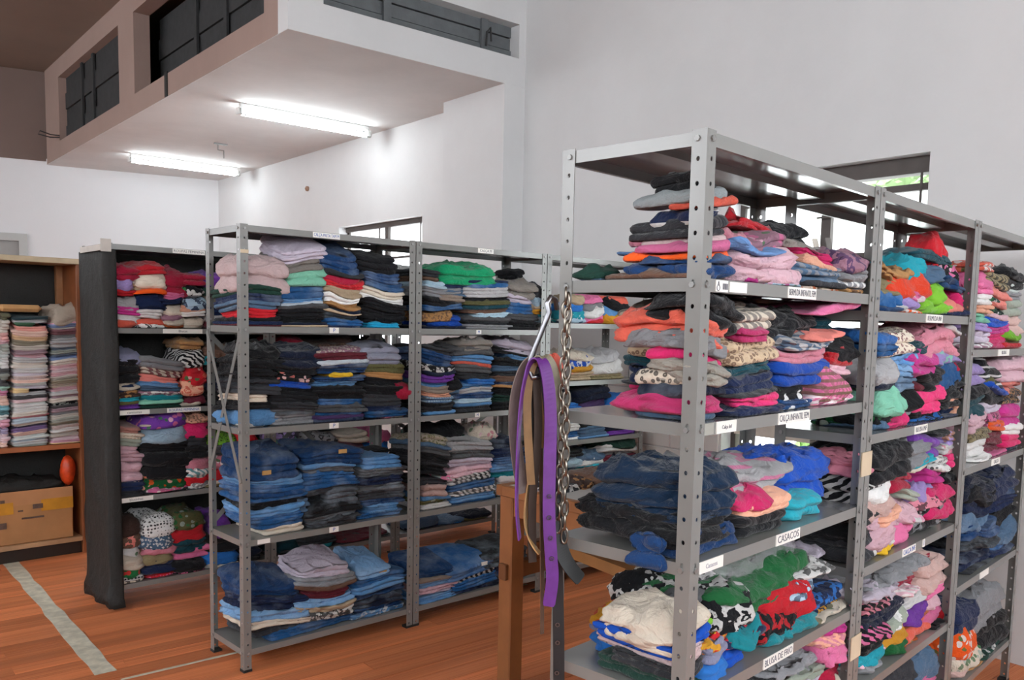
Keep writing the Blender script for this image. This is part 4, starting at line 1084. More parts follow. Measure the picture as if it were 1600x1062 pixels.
C3 1 2 1 445 866 15 360 1516 1692 0 navy p
C3 1 2 2 442 862 15 360 1692 1875 0 black p
C3 2 1 1 66 454 15 360 1078 1150 0 char p
C3 2 1 2 64 451 15 360 1150 1328 0 black p
C3 2 2 1 454 880 15 360 1078 1137 0 black p
C3 2 2 2 451 875 15 360 1137 1323 0 navy p
D 1 1 1 -400 -341 15 340 740 773 0 peach w
D 1 1 2 -400 -340 15 340 773 797 0 ltpink w
D 1 1 3 -399 -339 15 340 797 829 0 ltpink w
D 1 1 4 -398 -338 15 340 829 857 0 lilac w
D 1 1 5 -397 -337 15 340 857 885 0 pink w
D 1 1 6 -396 -336 15 340 885 917 0 pink w
D 1 1 7 -395 -335 15 340 917 946 0 mintwh w
D 1 1 8 -394 -334 15 340 946 974 0 teal w
D 1 1 9 -393 -334 15 340 974 1002 0 turq w
D 1 1 10 -392 -333 15 340 1002 1034 0 peach w
D 1 1 11 -391 -332 15 340 1034 1058 0 peach w
D 1 1 12 -390 -331 15 340 1058 1090 0 magenta w
D 1 1 13 -389 -330 15 340 1090 1122 0 mint w
D 1 1 14 -388 -329 15 340 1122 1162 0 dgrey w
D 1 1 15 -387 -327 15 340 1162 1202 0 sage w
D 1 1 16 -386 -326 15 340 1202 1234 0 dgrey w
D 1 1 17 -385 -325 15 340 1234 1273 0 white w
D 1 1 18 -384 -324 15 340 1273 1305 0 white w
D 1 1 19 -382 -323 15 340 1305 1349 0 mintwh w
D 1 1 20 -381 -322 15 340 1349 1389 0 sage w
D 1 1 21 -380 -321 15 340 1389 1420 0 rose w
D 1 1 22 -379 -319 15 340 1420 1460 0 salmon w
D 1 1 23 -378 -318 15 340 1460 1499 0 cream w
D 1 1 24 -376 -317 15 340 1499 1539 0 cream w
D 1 1 25 -375 -316 15 340 1539 1578 0 olive w
D 1 2 1 -330 -118 15 340 740 753 0 sage w
D 1 2 2 -329 -118 15 340 753 777 0 greywh w
D 1 2 3 -329 -117 15 340 777 798 0 ltblue w
D 1 2 4 -328 -116 15 340 798 822 0 mintwh w
D 1 2 5 -327 -116 15 340 822 843 0 peach w
D 1 2 6 -327 -115 15 340 843 863 0 purple w
D 1 2 7 -326 -115 15 340 863 880 0 dpur w
D 1 2 8 -326 -114 15 340 880 900 0 cream w
D 1 2 9 -325 -113 15 340 900 921 0 ltblue w
D 1 2 10 -324 -113 15 340 921 941 0 red w
D 1 2 11 -324 -112 15 340 941 962 0 cream w
D 1 2 12 -323 -112 15 340 962 986 0 white w
D 1 2 13 -323 -111 15 340 986 1007 0 white w
D 1 2 14 -322 -111 15 340 1007 1027 0 mintwh w
D 1 2 15 -321 -110 15 340 1027 1047 0 ltpink w
D 1 2 16 -321 -109 15 340 1047 1068 0 dgrey w
D 1 2 17 -320 -109 15 340 1068 1088 0 greywh w
D 1 2 18 -327 -219 15 340 1088 1111 0 yellow w
D 1 2 19 -319 -108 15 340 1111 1133 0 ltlilac w
D 1 2 20 -318 -107 15 340 1133 1153 0 mintwh w
D 1 2 21 -317 -106 15 340 1153 1174 0 peach w
D 1 2 22 -317 -106 15 340 1174 1198 0 sandpink w
D 1 2 23 -316 -105 15 340 1198 1222 0 ltlilac w
D 1 2 24 -315 -104 15 340 1222 1251 0 greywh w
D 1 2 25 -314 -103 15 340 1251 1287 0 cream w
D 1 2 26 -313 -102 15 340 1287 1320 0 greywh w
D 1 2 27 -312 -102 15 340 1320 1348 0 rose w
D 1 2 28 -311 -101 15 340 1348 1376 0 mauve w
D 1 2 29 -311 -100 15 340 1376 1405 0 cream w
D 1 2 30 -310 -99 15 340 1405 1433 0 khaki w
D 1 2 31 -309 -98 15 340 1433 1461 0 must w
D 1 2 32 -308 -97 15 340 1461 1493 0 peach w
D 1 2 33 -307 -97 15 340 1493 1517 0 orange w
D 1 2 34 -292 -177 15 340 1517 1541 0 green w
D 1 2 35 -306 -96 15 340 1541 1562 0 ltgrey w
D 1 2 36 -305 -95 15 340 1562 1578 0 dkteal w
D 1 3 1 -111 86 15 340 740 750 0 yellow w
D 1 3 2 -110 86 15 340 750 765 0 pink w
D 1 3 3 -109 87 15 340 765 794 0 ltpink w
D 1 3 4 -108 88 15 340 794 824 0 cream w
D 1 3 5 -108 88 15 340 824 841 0 white w
D 1 3 6 -107 89 15 340 841 862 0 sandpink w
D 1 3 7 -107 90 15 340 862 887 0 khaki w
D 1 3 8 -106 90 15 340 887 908 0 sage w
D 1 3 9 -105 91 15 340 908 929 0 cream w
D 1 3 10 -105 91 15 340 929 954 0 grey w
D 1 3 11 -104 92 15 340 954 975 0 mauve w
D 1 3 12 -104 92 15 340 975 996 0 dgrey w
D 1 3 13 -103 93 15 340 996 1017 0 black/pr:sage w
D 1 3 14 -102 93 15 340 1017 1038 0 cream w
D 1 3 15 -102 94 15 340 1038 1063 0 mauve w
D 1 3 16 -101 95 15 340 1063 1088 0 greywh w
D 1 3 17 -100 95 15 340 1088 1113 0 rose w
D 1 3 18 -100 96 15 340 1113 1138 0 beige w
D 1 3 19 -99 96 15 340 1138 1163 0 khaki w
D 1 3 20 -98 97 15 340 1163 1188 0 cream w
D 1 3 21 -98 98 15 340 1188 1209 0 rose w
D 1 3 22 -97 98 15 340 1209 1234 0 ltpink w
D 1 3 23 -96 99 15 340 1234 1259 0 rose w
D 1 3 24 -96 100 15 340 1259 1293 0 cream w
D 1 3 25 -95 100 15 340 1293 1322 0 blue w
D 1 3 26 -94 101 15 340 1322 1342 0 slate w
D 1 3 27 -94 101 15 340 1342 1363 0 sage w
D 1 3 28 -93 102 15 340 1363 1388 0 slate w
D 1 3 29 -92 103 15 340 1388 1413 0 greywh w
D 1 3 30 -92 103 15 340 1413 1438 0 ltgrey w
D 1 3 31 -91 104 15 340 1438 1463 0 grey w
D 1 3 32 -90 105 15 340 1463 1492 0 maroon w
D 1 3 33 -90 105 15 340 1492 1512 0 cream w
D 1 3 34 -89 106 15 340 1512 1533 0 blue w
D 1 3 35 -89 106 15 340 1533 1549 0 pink w
D 1 3 36 -86 109 15 340 1549 1644 0 beige w~
B1 1 1 1 15 130 12 274 1684 1700 0 brown s
B1 1 1 2 15 130 12 228 1700 1725 0 dkblue h
B1 1 1 3 15 130 12 181 1725 1740 0 dkden j
B1 1 1 4 15 156 12 212 1740 1756 0 orange s
B1 1 1 5 15 130 12 188 1756 1774 0 pink t
B1 1 1 6 15 130 12 206 1774 1789 0 pkgrey s
B1 1 1 7 15 130 12 231 1789 1805 0 char s
B1 1 1 8 15 130 12 220 1805 1828 0 char s
B1 1 1 9 15 130 12 161 1828 1853 0 navy/str2:white h
B1 1 1 10 15 146 12 104 1853 1863 0 coral t
B1 1 1 11 15 130 12 208 1863 1879 0 grden j
B1 1 1 12 15 130 12 177 1879 1908 0 black s
B1 1 2 1 10 140 270 370 1684 1696 0 slate t~
B1 1 2 2 10 140 270 370 1696 1710 0 dgreen t~
B1 1 3 1 279 511 15 362 1684 1695 0 ltblue/flo:magenta t~
B1 1 3 2 195 315 15 362 1684 1702 0 magenta t~
B1 1 3 3 181 515 15 362 1695 1769 0 ltpink h
B1 1 3 4 174 410 15 362 1769 1781 0 sky t
B1 1 3 5 227 490 50 350 1781 1805 0 mauve/flo:pink t
B1 1 3 6 203 314 60 360 1805 1820 0 rose s~
B1 1 3 7 363 600 100 370 1820 1850 0 red s
B1 1 4 1 505 762 15 362 1684 1694 0 rust/pr:cream t~
B1 1 4 2 526 760 15 362 1694 1704 0 char t
B1 1 4 3 501 756 15 362 1704 1729 0 slate j
B1 1 4 4 483 752 15 362 1729 1758 0 slate/str:grey j
B1 1 4 5 539 725 15 362 1758 1775 0 peach s
B1 1 4 6 551 730 15 362 1775 1799 0 hot t
B1 1 4 7 534 899 80 360 1799 1828 0 brgrey h
B1 1 4 8 661 914 200 370 1828 1887 0 black s
B1 1 5 1 744 914 15 362 1684 1706 0 tan/str:dbrown t~
B1 1 5 2 742 914 15 362 1706 1724 0 grey/str:white t
B1 1 5 3 739 914 15 362 1724 1744 0 ltgrey/pr:burg t
B1 1 5 4 735 914 15 362 1744 1772 0 grey h
B1 1 5 5 731 914 15 362 1772 1803 0 mauve/pr:dpur t~
B1 2 1 1 15 130 12 202 1380 1411 0 slate s
B1 2 1 2 15 141 12 225 1411 1435 0 fuch h
B1 2 1 3 15 162 12 195 1435 1454 0 dnavy j
B1 2 1 4 15 130 12 182 1454 1473 0 cream/leo:black t
B1 2 1 5 15 157 12 171 1473 1502 0 greyyel h
B1 2 1 6 15 149 12 157 1502 1534 0 hot s
B1 2 1 7 15 152 12 235 1534 1560 0 grey h
B1 2 1 8 15 170 12 248 1560 1605 0 coral h
B1 2 1 9 15 183 12 152 1605 1649 0 black h
B1 2 2 1 192 429 15 362 1380 1401 0 navy s
B1 2 2 2 233 422 15 362 1401 1433 0 hotpk s
B1 2 2 3 183 435 15 362 1433 1443 0 char s
B1 2 2 4 180 431 15 362 1443 1476 0 navy s
B1 2 2 5 177 427 15 362 1476 1509 0 dkteal s
B1 2 2 6 193 449 15 362 1509 1560 0 beige/leo:brown s
B1 2 2 7 205 378 15 362 1560 1593 0 fuch s
B1 2 2 8 173 401 15 362 1593 1625 0 brgrey/str:cream t
B1 2 2 9 212 403 100 360 1625 1646 0 taupe s
B1 2 3 1 410 621 15 362 1380 1409 0 dkden/pr:white j
B1 2 3 2 413 605 15 362 1409 1445 0 black/flo:white t
B1 2 3 3 420 728 15 362 1445 1512 0 royal s
B1 2 3 4 410 716 15 362 1512 1541 0 rose s
B1 2 3 5 455 712 15 362 1541 1570 0 ltgrey/str:slate t
B1 2 3 6 598 759 15 362 1570 1591 0 salmon t
B1 2 3 7 377 749 60 360 1591 1641 0 black h
B1 2 3 8 621 914 15 362 1641 1651 0 pink s
B1 2 4 1 622 885 15 362 1380 1390 0 rose/flo:cream t~
B1 2 4 2 611 881 15 362 1390 1415 0 pink/pla:white t~
B1 2 4 3 620 810 15 362 1415 1472 0 pink/pla:olive t~
B1 2 4 4 602 869 15 362 1472 1495 0 ltpink t
B1 2 4 5 685 887 15 362 1495 1526 0 red s
B1 2 4 6 709 914 15 362 1526 1561 0 black t~
B1 2 4 7 823 914 120 340 1561 1612 0 dkteal t
B1 3 1 1 15 291 12 200 1078 1131 0 dkblue h
B1 3 1 2 15 203 12 349 1131 1178 0 black h
B1 3 1 3 15 244 12 344 1178 1215 0 inky h
B1 3 1 4 15 232 12 327 1215 1279 0 inky h
B1 3 2 1 269 512 15 362 1078 1135 0 black s
B1 3 2 2 277 533 15 362 1135 1178 0 peach s
B1 3 2 3 238 416 15 362 1178 1209 0 hot s~
B1 3 2 4 189 661 80 370 1209 1239 0 ltgrey/str2:pink h
B1 3 3 1 544 753 15 362 1078 1145 0 turq s
B1 3 3 2 656 786 100 300 1145 1155 0 pink/dot:black t~
B1 3 3 3 763 914 140 360 1155 1165 0 black s
B1 3 4 1 580 910 90 360 1078 1238 0 royal h
B1 4 1 1 15 130 12 290 773 823 0 dgreen s
B1 4 1 2 15 130 12 253 823 849 0 char s
B1 4 1 3 15 130 12 302 849 871 0 pkgrey t
B1 4 1 4 15 155 12 280 871 902 0 royal t
B1 4 1 5 15 130 12 257 902 962 0 cream h
B1 4 2 1 160 320 80 220 773 833 0 navy t
B1 4 2 2 160 320 80 220 833 903 0 lime t~
B1 4 2 3 160 320 80 220 903 953 0 dgrey t~
B1 4 3 1 98 214 15 362 773 839 0 blue t~
B1 4 3 2 101 211 15 362 839 867 0 lilacgrey s
B1 4 3 3 100 228 15 362 867 888 0 must/pr:red t~
B1 4 3 4 163 308 50 250 888 898 0 lime s
B1 4 3 5 247 392 100 360 898 908 0 grey/str:black t~
B1 4 4 1 197 345 15 362 773 836 0 royal t
B1 4 4 2 186 397 15 362 836 853 0 navy/pr:red s
B1 4 4 3 213 407 15 362 853 877 0 teal t~
B1 4 4 4 220 364 15 362 877 908 0 ltgrey t
B1 4 4 5 178 359 15 362 908 956 0 black/pr:white t~
B1 4 5 1 401 723 15 362 773 817 0 teal s~
B1 4 5 2 355 610 15 362 817 881 0 black/pr:red t~
B1 4 5 3 537 718 15 362 881 891 0 ltblue/pr:navy t~
B1 4 5 4 200 721 40 300 921 972 0 green h
B1 4 6 1 684 914 15 362 773 798 0 cream/flo:olive t
B1 4 6 2 657 914 15 362 798 822 0 navy/pr:must t
B1 4 6 3 674 914 15 362 822 850 0 navy/pr:blue t
B1 4 6 4 442 734 15 362 850 921 0 red t~
B1 4 6 5 656 846 15 362 921 931 0 white/pr:black t~
B1 4 6 6 802 914 80 340 931 941 0 ltlilac h
B1 5 1 1 250 564 15 362 641 706 0 black h
B1 5 2 1 434 817 15 362 613 639 0 ltlilac t
B1 5 2 2 432 813 15 362 639 664 0 sage t
B1 5 2 3 428 808 15 362 664 701 0 grey h
B1 5 3 1 768 914 15 362 553 585 0 cream t~
B1 5 3 2 763 914 15 362 585 626 0 crimson t~
B1 5 3 3 760 914 15 362 626 656 0 black t~
B1 5 3 4 755 914 15 362 656 696 0 pink s~
B1 5 3 5 751 914 15 362 696 725 0 rose/str:peach s~
B1 5 3 6 748 914 15 362 725 743 0 magenta t~
B2 1 1 1 124 249 15 265 1640 1658 0 dkden j~
B2 1 1 2 124 326 15 265 1658 1722 0 den j~
B2 1 1 3 178 316 40 240 1722 1749 0 khaki t~
B2 1 1 4 144 462 30 260 1749 1795 0 tan t
B2 1 2 1 294 517 15 265 1640 1660 0 orange/pr:white t~
B2 1 2 2 226 324 15 265 1660 1672 0 greywh t~
B2 1 2 3 309 436 15 265 1672 1699 0 lilac t~
B2 1 2 4 363 518 15 265 1699 1718 0 pink/str:white t~
B2 1 2 5 242 544 15 265 1718 1772 0 redor s~
B2 1 2 6 379 646 50 260 1772 1822 0 turq t~
B2 1 3 1 498 719 15 265 1640 1700 0 lime h~
B2 1 3 2 513 694 15 265 1700 1751 0 lime t~
B2 1 4 1 595 914 15 265 1640 1662 0 navy t~
B2 1 4 2 613 914 15 265 1662 1701 0 salmon t~
B2 1 4 3 851 914 15 265 1670 1725 0 hot t~
B2 1 4 4 655 914 15 265 1725 1756 0 dkden j
B2 1 4 5 468 672 15 265 1756 1791 0 slate t~
B2 1 4 6 688 914 50 260 1791 1824 0 black/flo:pink t~
B2 1 4 7 506 914 50 270 1824 1849 0 dkteal s
B2 1 5 1 710 910 80 210 1640 1740 0 dnavy t
B2 1 5 2 710 910 80 210 1740 1810 0 crimson s
B2 1 5 3 710 910 80 210 1810 1920 0 red h~
B2 2 1 1 148 321 15 265 1280 1314 0 slate t~
B2 2 1 2 140 313 15 265 1314 1362 0 black/flo:green t~
B2 2 1 3 141 324 15 265 1362 1424 0 mint t~
B2 2 1 4 124 294 15 265 1424 1466 0 dnavy s
B2 2 1 5 114 283 15 265 1466 1527 0 ltgrey t~
B2 2 1 6 108 276 15 265 1527 1566 0 den j
B2 2 1 7 105 272 15 265 1566 1589 0 blue s
B2 2 2 1 218 398 15 265 1280 1333 0 hotpk t~
B2 2 2 2 325 516 15 265 1333 1347 0 grey h~
B2 2 2 3 260 493 15 265 1347 1403 0 black t~
B2 2 2 4 268 546 15 265 1403 1451 0 slate j
B2 2 2 5 247 478 15 265 1451 1481 0 fade j
B2 2 2 6 241 471 15 265 1481 1518 0 ltden j
B2 2 2 7 208 445 15 265 1518 1590 0 cream/leo:burg s
B2 2 3 1 473 764 15 265 1280 1301 0 black/pr:blue t~
B2 2 3 2 466 755 15 265 1301 1341 0 black t
B2 2 3 3 447 726 15 265 1341 1412 0 hotpk h
B2 2 3 4 449 735 15 265 1412 1433 0 burg t
B2 2 3 5 483 704 15 265 1433 1481 0 black h
B2 2 3 6 385 660 15 265 1481 1529 0 magenta h
B2 2 3 7 412 651 15 265 1529 1575 0 dkteal s
B2 2 4 1 721 914 15 265 1280 1288 0 navy s
B2 2 4 2 902 962 15 265 1288 1321 0 peach t~
B2 2 4 3 704 914 15 265 1321 1373 0 black s
B2 2 4 4 722 914 15 265 1373 1420 0 black h
B2 2 4 5 640 914 15 265 1420 1495 0 den j~
B2 2 4 6 634 914 15 265 1495 1527 0 lilac/pr:mint t~
B2 2 4 7 517 856 15 265 1527 1598 0 rose h
B2 2 4 8 782 914 15 265 1598 1609 0 greywh h~
B2 2 5 1 800 910 30 250 1280 1340 0 navy t~
B2 2 5 2 800 910 30 250 1340 1400 0 peach t~
B2 2 5 3 800 910 30 250 1400 1460 0 crimson t~
B2 2 5 4 800 910 30 250 1460 1520 0 crimson t~
B2 3 1 1 20 200 20 260 882 972 0 char h
B2 3 1 2 20 200 20 260 972 1072 0 black h
B2 3 1 3 20 200 20 260 1072 1162 0 black/str:white h
B2 3 1 4 20 200 20 260 1162 1212 0 rose t
B2 3 2 1 179 393 15 265 882 910 0 yellow t~
B2 3 2 2 124 355 15 265 910 934 0 white t~
B2 3 2 3 116 346 15 265 934 985 0 ltpink t~
B2 3 2 4 205 398 15 265 985 1011 0 peach s
B2 3 2 5 108 336 15 265 1011 1043 0 ltpink t~
B2 3 2 6 100 327 15 265 1043 1094 0 sandpink h~
B2 3 2 7 94 320 15 265 1094 1133 0 white t~
B2 3 2 8 91 316 15 265 1133 1155 0 black/str:white t
B2 3 2 9 128 428 15 265 1155 1238 0 black h
B2 3 3 1 321 579 15 265 882 963 0 pink t~
B2 3 3 2 464 626 15 265 963 979 0 greywh/pr:pink t~
B2 3 3 3 311 567 15 265 979 1025 0 ltpink t~
B2 3 3 4 419 663 15 265 1025 1063 0 sage s
B2 3 3 5 277 459 15 265 1063 1131 0 crimson s
B2 3 3 6 456 649 15 265 1131 1141 0 cream s
B2 3 3 7 420 697 15 265 1141 1160 0 turq t
B2 3 3 8 331 655 15 265 1160 1237 0 grey h
B2 3 4 1 527 815 15 265 882 997 0 black/pr:grey h
B2 3 4 2 521 808 15 265 997 1030 0 rose/pr:black t~
B2 3 4 3 514 799 15 265 1030 1071 0 lilac t~
B2 3 4 4 636 819 15 265 1071 1108 0 magenta t
B2 3 4 5 665 896 15 265 1108 1160 0 white/dot:black s
B2 3 4 6 510 765 15 265 1160 1229 0 purple s
B2 3 4 7 691 863 15 265 1229 1239 0 black s
B2 3 5 1 730 914 15 265 882 954 0 cream/flo:rose h
B2 3 5 2 645 914 15 265 954 1044 0 hot h
B2 3 5 3 815 914 15 265 1044 1101 0 black s
B2 3 5 4 849 914 15 265 1101 1151 0 hotpk s
B2 3 5 5 828 914 15 265 1151 1181 0 greywh/pr:rose t
B2 3 5 6 846 914 15 265 1181 1233 0 lilac/pr:tan t
B2 4 1 1 152 367 15 265 505 535 0 grey t~
B2 4 1 2 149 363 15 265 535 557 0 ltpink t
B2 4 1 3 143 356 15 265 557 597 0 turq t~
B2 4 1 4 137 349 15 265 597 638 0 black h
B2 4 1 5 134 345 15 265 638 664 0 black/str:pink t~
B2 4 1 6 126 336 15 265 664 714 0 dnavy h
B2 4 1 7 122 331 15 265 714 744 0 black/str:rose t
B2 4 1 8 136 431 15 265 744 776 0 ltlilac h
B2 4 1 9 207 721 40 260 776 789 0 grey h
B2 4 2 1 482 655 15 265 505 515 0 rust/pr:tan t~
B2 4 2 2 362 511 15 265 515 582 0 green t~
B2 4 2 3 319 515 15 265 582 631 0 must t~
B2 4 2 4 315 548 15 265 631 656 0 sage/pr:white t~
B2 4 2 5 307 540 15 265 656 704 0 dnavy s
B2 4 2 6 458 725 15 265 704 714 0 ltpink/str:white t~
B2 4 3 1 490 806 15 265 505 571 0 coral s
B2 4 3 2 485 799 15 265 571 605 0 rust s
B2 4 3 3 479 792 15 265 605 639 0 purple t~
B2 4 3 4 474 786 15 265 639 668 0 greywh t
B2 4 3 5 391 914 40 260 668 762 0 crimson h
B2 4 4 1 747 914 15 265 505 515 0 black t~
B2 4 4 2 902 962 15 265 515 539 0 red s~
B2 4 4 3 728 914 15 265 539 610 0 pink t~
B2 4 4 4 723 914 15 265 610 641 0 ltpink h~
B2 4 4 5 713 914 15 265 641 692 0 pink t
B2 4 4 6 641 914 15 265 692 787 0 sandpink h
B2 5 1 1 670 914 15 265 290 334 0 pink t~
B2 5 1 2 657 914 15 265 334 405 0 slate h~
B2 5 2 1 295 677 15 265 120 411 0 black h
B2 5 2 2 288 668 15 265 411 458 0 char t~
B3 1 1 1 205 397 15 265 1520 1546 0 white/str:mauve t~
B3 1 1 2 193 384 15 265 1546 1596 0 ltlilac s
B3 1 1 3 187 378 15 265 1596 1621 0 lilac s
B3 1 1 4 179 368 15 265 1621 1657 0 mint t
B3 1 1 5 172 360 15 265 1657 1687 0 peach t
B3 1 1 6 161 349 15 265 1687 1730 0 white s
B3 1 1 7 151 337 15 265 1730 1774 0 pink s
B3 1 1 8 140 326 15 265 1774 1817 0 pink t~
B3 1 1 9 129 313 15 265 1817 1864 0 coral/flo:white s
B3 1 2 1 321 602 15 265 1520 1564 0 hotpk s
B3 1 2 2 314 593 15 265 1564 1595 0 hotpk t
B3 1 2 3 305 583 15 265 1595 1631 0 magenta s
B3 1 2 4 298 575 15 265 1631 1656 0 royal s
B3 1 2 5 294 570 15 265 1656 1676 0 ltpink s
B3 1 2 6 281 555 15 265 1676 1727 0 dgreen/flo:white t
B3 1 2 7 268 540 15 265 1727 1781 0 salmon h
B3 1 2 8 253 523 15 265 1781 1841 0 khaki/str:black s
B3 1 3 1 547 879 15 265 1520 1548 0 red s
B3 1 3 2 537 867 15 265 1548 1586 0 olive t
B3 1 3 3 529 857 15 265 1586 1618 0 lime t~
B3 1 3 4 515 840 15 265 1618 1672 0 sandpink h
B3 1 3 5 496 819 15 265 1672 1740 0 sage s
B3 1 3 6 488 809 15 265 1740 1772 0 grey s
B3 1 3 7 477 797 15 265 1772 1814 0 mintwh s
B3 1 3 8 464 781 15 265 1814 1863 0 black h
B3 2 1 1 210 461 15 265 1078 1096 0 white t~
B3 2 1 2 197 446 15 265 1096 1154 0 white s
B3 2 1 3 186 434 15 265 1154 1201 0 khaki/leo:black s
B3 2 1 4 167 412 15 265 1201 1283 0 ltpink s
B3 2 1 5 151 394 15 265 1283 1355 0 dkteal h
B3 2 1 6 145 387 15 265 1355 1380 0 black h
B3 2 1 7 124 363 15 265 1380 1470 0 lilac s
B3 2 2 1 419 716 15 265 1078 1092 0 pink t
B3 2 2 2 409 704 15 265 1092 1134 0 maroon s
B3 2 2 3 394 687 15 265 1134 1194 0 burg s
B3 2 2 4 386 677 15 265 1194 1229 0 orange s
B3 2 2 5 376 665 15 265 1229 1270 0 pink/pr:black h
B3 2 2 6 364 652 15 265 1270 1318 0 ltlilac s
B3 2 2 7 353 639 15 265 1318 1361 0 black s
B3 2 2 8 348 633 15 265 1361 1382 0 royal h
B3 2 2 9 342 626 15 265 1382 1408 0 olive t~
B3 2 2 10 325 607 15 265 1408 1476 0 black/str2:white h
B3 2 3 1 664 914 15 265 1078 1101 0 navy s
B3 2 3 2 651 914 15 265 1101 1151 0 hot s
B3 2 3 3 640 914 15 265 1151 1194 0 white s
B3 2 3 4 619 914 15 265 1194 1275 0 magenta h
B3 2 3 5 601 914 15 265 1275 1343 0 black/leo:tan s
B3 2 3 6 585 914 15 265 1343 1405 0 salmon h
B3 2 3 7 566 914 15 265 1405 1477 0 ltpink h
B3 3 1 1 247 668 15 265 621 631 0 char j
B3 3 1 2 237 655 15 265 631 671 0 navy j
B3 3 1 3 225 641 15 265 671 722 0 dnavy j
B3 3 1 4 216 629 15 265 722 766 0 black j
B3 3 1 5 206 616 15 265 766 810 0 dkden j
B3 3 1 6 195 603 15 265 810 860 0 slate j~
B3 3 1 7 184 590 15 265 860 909 0 navy p
B3 3 1 8 174 577 15 265 909 955 0 black p
B3 3 1 9 162 562 15 265 955 1009 0 dnavy h
B3 3 2 1 607 914 15 265 621 631 0 black j
B3 3 2 2 594 914 15 265 631 668 0 navy j
B3 3 2 3 582 914 15 265 668 717 0 den j
B3 3 2 4 569 914 15 265 717 772 0 slate j~
B3 3 2 5 556 914 15 265 772 826 0 black p
B3 3 2 6 541 914 15 265 826 885 0 navy p
B3 3 2 7 528 914 15 265 885 938 0 dkden j
B3 3 2 8 516 914 15 265 938 988 0 navy h
B3 4 1 1 227 547 15 265 200 210 0 tan t~
B3 4 1 2 215 532 15 265 210 249 0 sandpink t~
B3 4 1 3 204 519 15 265 249 301 0 cream/flo:green t~
B3 4 1 4 181 492 15 265 301 407 0 orange/flo:white t~
B3 4 1 5 163 471 15 265 407 491 0 navy h
B3 4 2 1 507 914 15 265 200 210 0 black s
B3 4 2 2 478 914 15 265 210 220 0 dgreen/pr:white t~
B3 4 2 3 447 914 15 265 220 335 0 black h
B3 4 2 4 419 914 15 265 335 458 0 grey h"""
KN = dict(j='jeans', p='trousers', t='shirt', s='sweater', h='garment', w='towel', d='dress')
ORD = ['bottom', 'second', 'third', 'fourth', 'fifth', 'sixth', 'seventh', 'eighth', 'ninth', 'tenth', 'eleventh', 'twelfth', 'thirteenth', 'fourteenth', 'fifteenth', 'sixteenth',
       'seventeenth', 'eighteenth', 'nineteenth', 'twentieth']
def ordw(n):
    if n <= 20: return ORD[n-1]
    if n == 30: return 'thirtieth'
    if n == 40: return 'fortieth'
    return ('twenty' if n < 30 else 'thirty' if n < 40 else 'forty')+'-'+['', 'first', 'second', 'third', 'fourth', 'fifth', 'sixth', 'seventh', 'eighth', 'ninth'][n % 10]
PILEW = ['first', 'second', 'third', 'fourth', 'fifth', 'sixth', 'seventh', 'eighth']
RACKW = dict(A1='front jeans rack', A2='middle jeans rack', A3='rack behind chain', C1='black-sheeted rack', C2='rack behind front rack', C3='rack behind middle rack',
             B1='nearest rack', B2='second right rack', B3='far right rack', D='wooden cupboard')
SHW = {1: 'top', 2: 'second', 3: 'third', 4: 'fourth', 5: 'fifth'}

def ring_pts(a, c, rc, N):
    rc = min(rc, a*.98, c*.98); pts = []
    for cx, cy, s in ((a-rc, c-rc, 0), (-(a-rc), c-rc, 90), (-(a-rc), -(c-rc), 180), (a-rc, -(c-rc), 270)):
        for q in np.linspace(0, 90, 9): pts.append((cx+rc*math.cos(math.radians(s+q)), cy+rc*math.sin(math.radians(s+q))))
    pts = np.array(pts+[pts[0]]); seg = np.hypot(*np.diff(pts, axis=0).T); cum = np.concatenate([[0], np.cumsum(seg)])
    t = np.linspace(0, cum[-1], N, endpoint=False)
    return np.stack([np.interp(t, cum, pts[:, 0]), np.interp(t, cum, pts[:, 1])], 1)

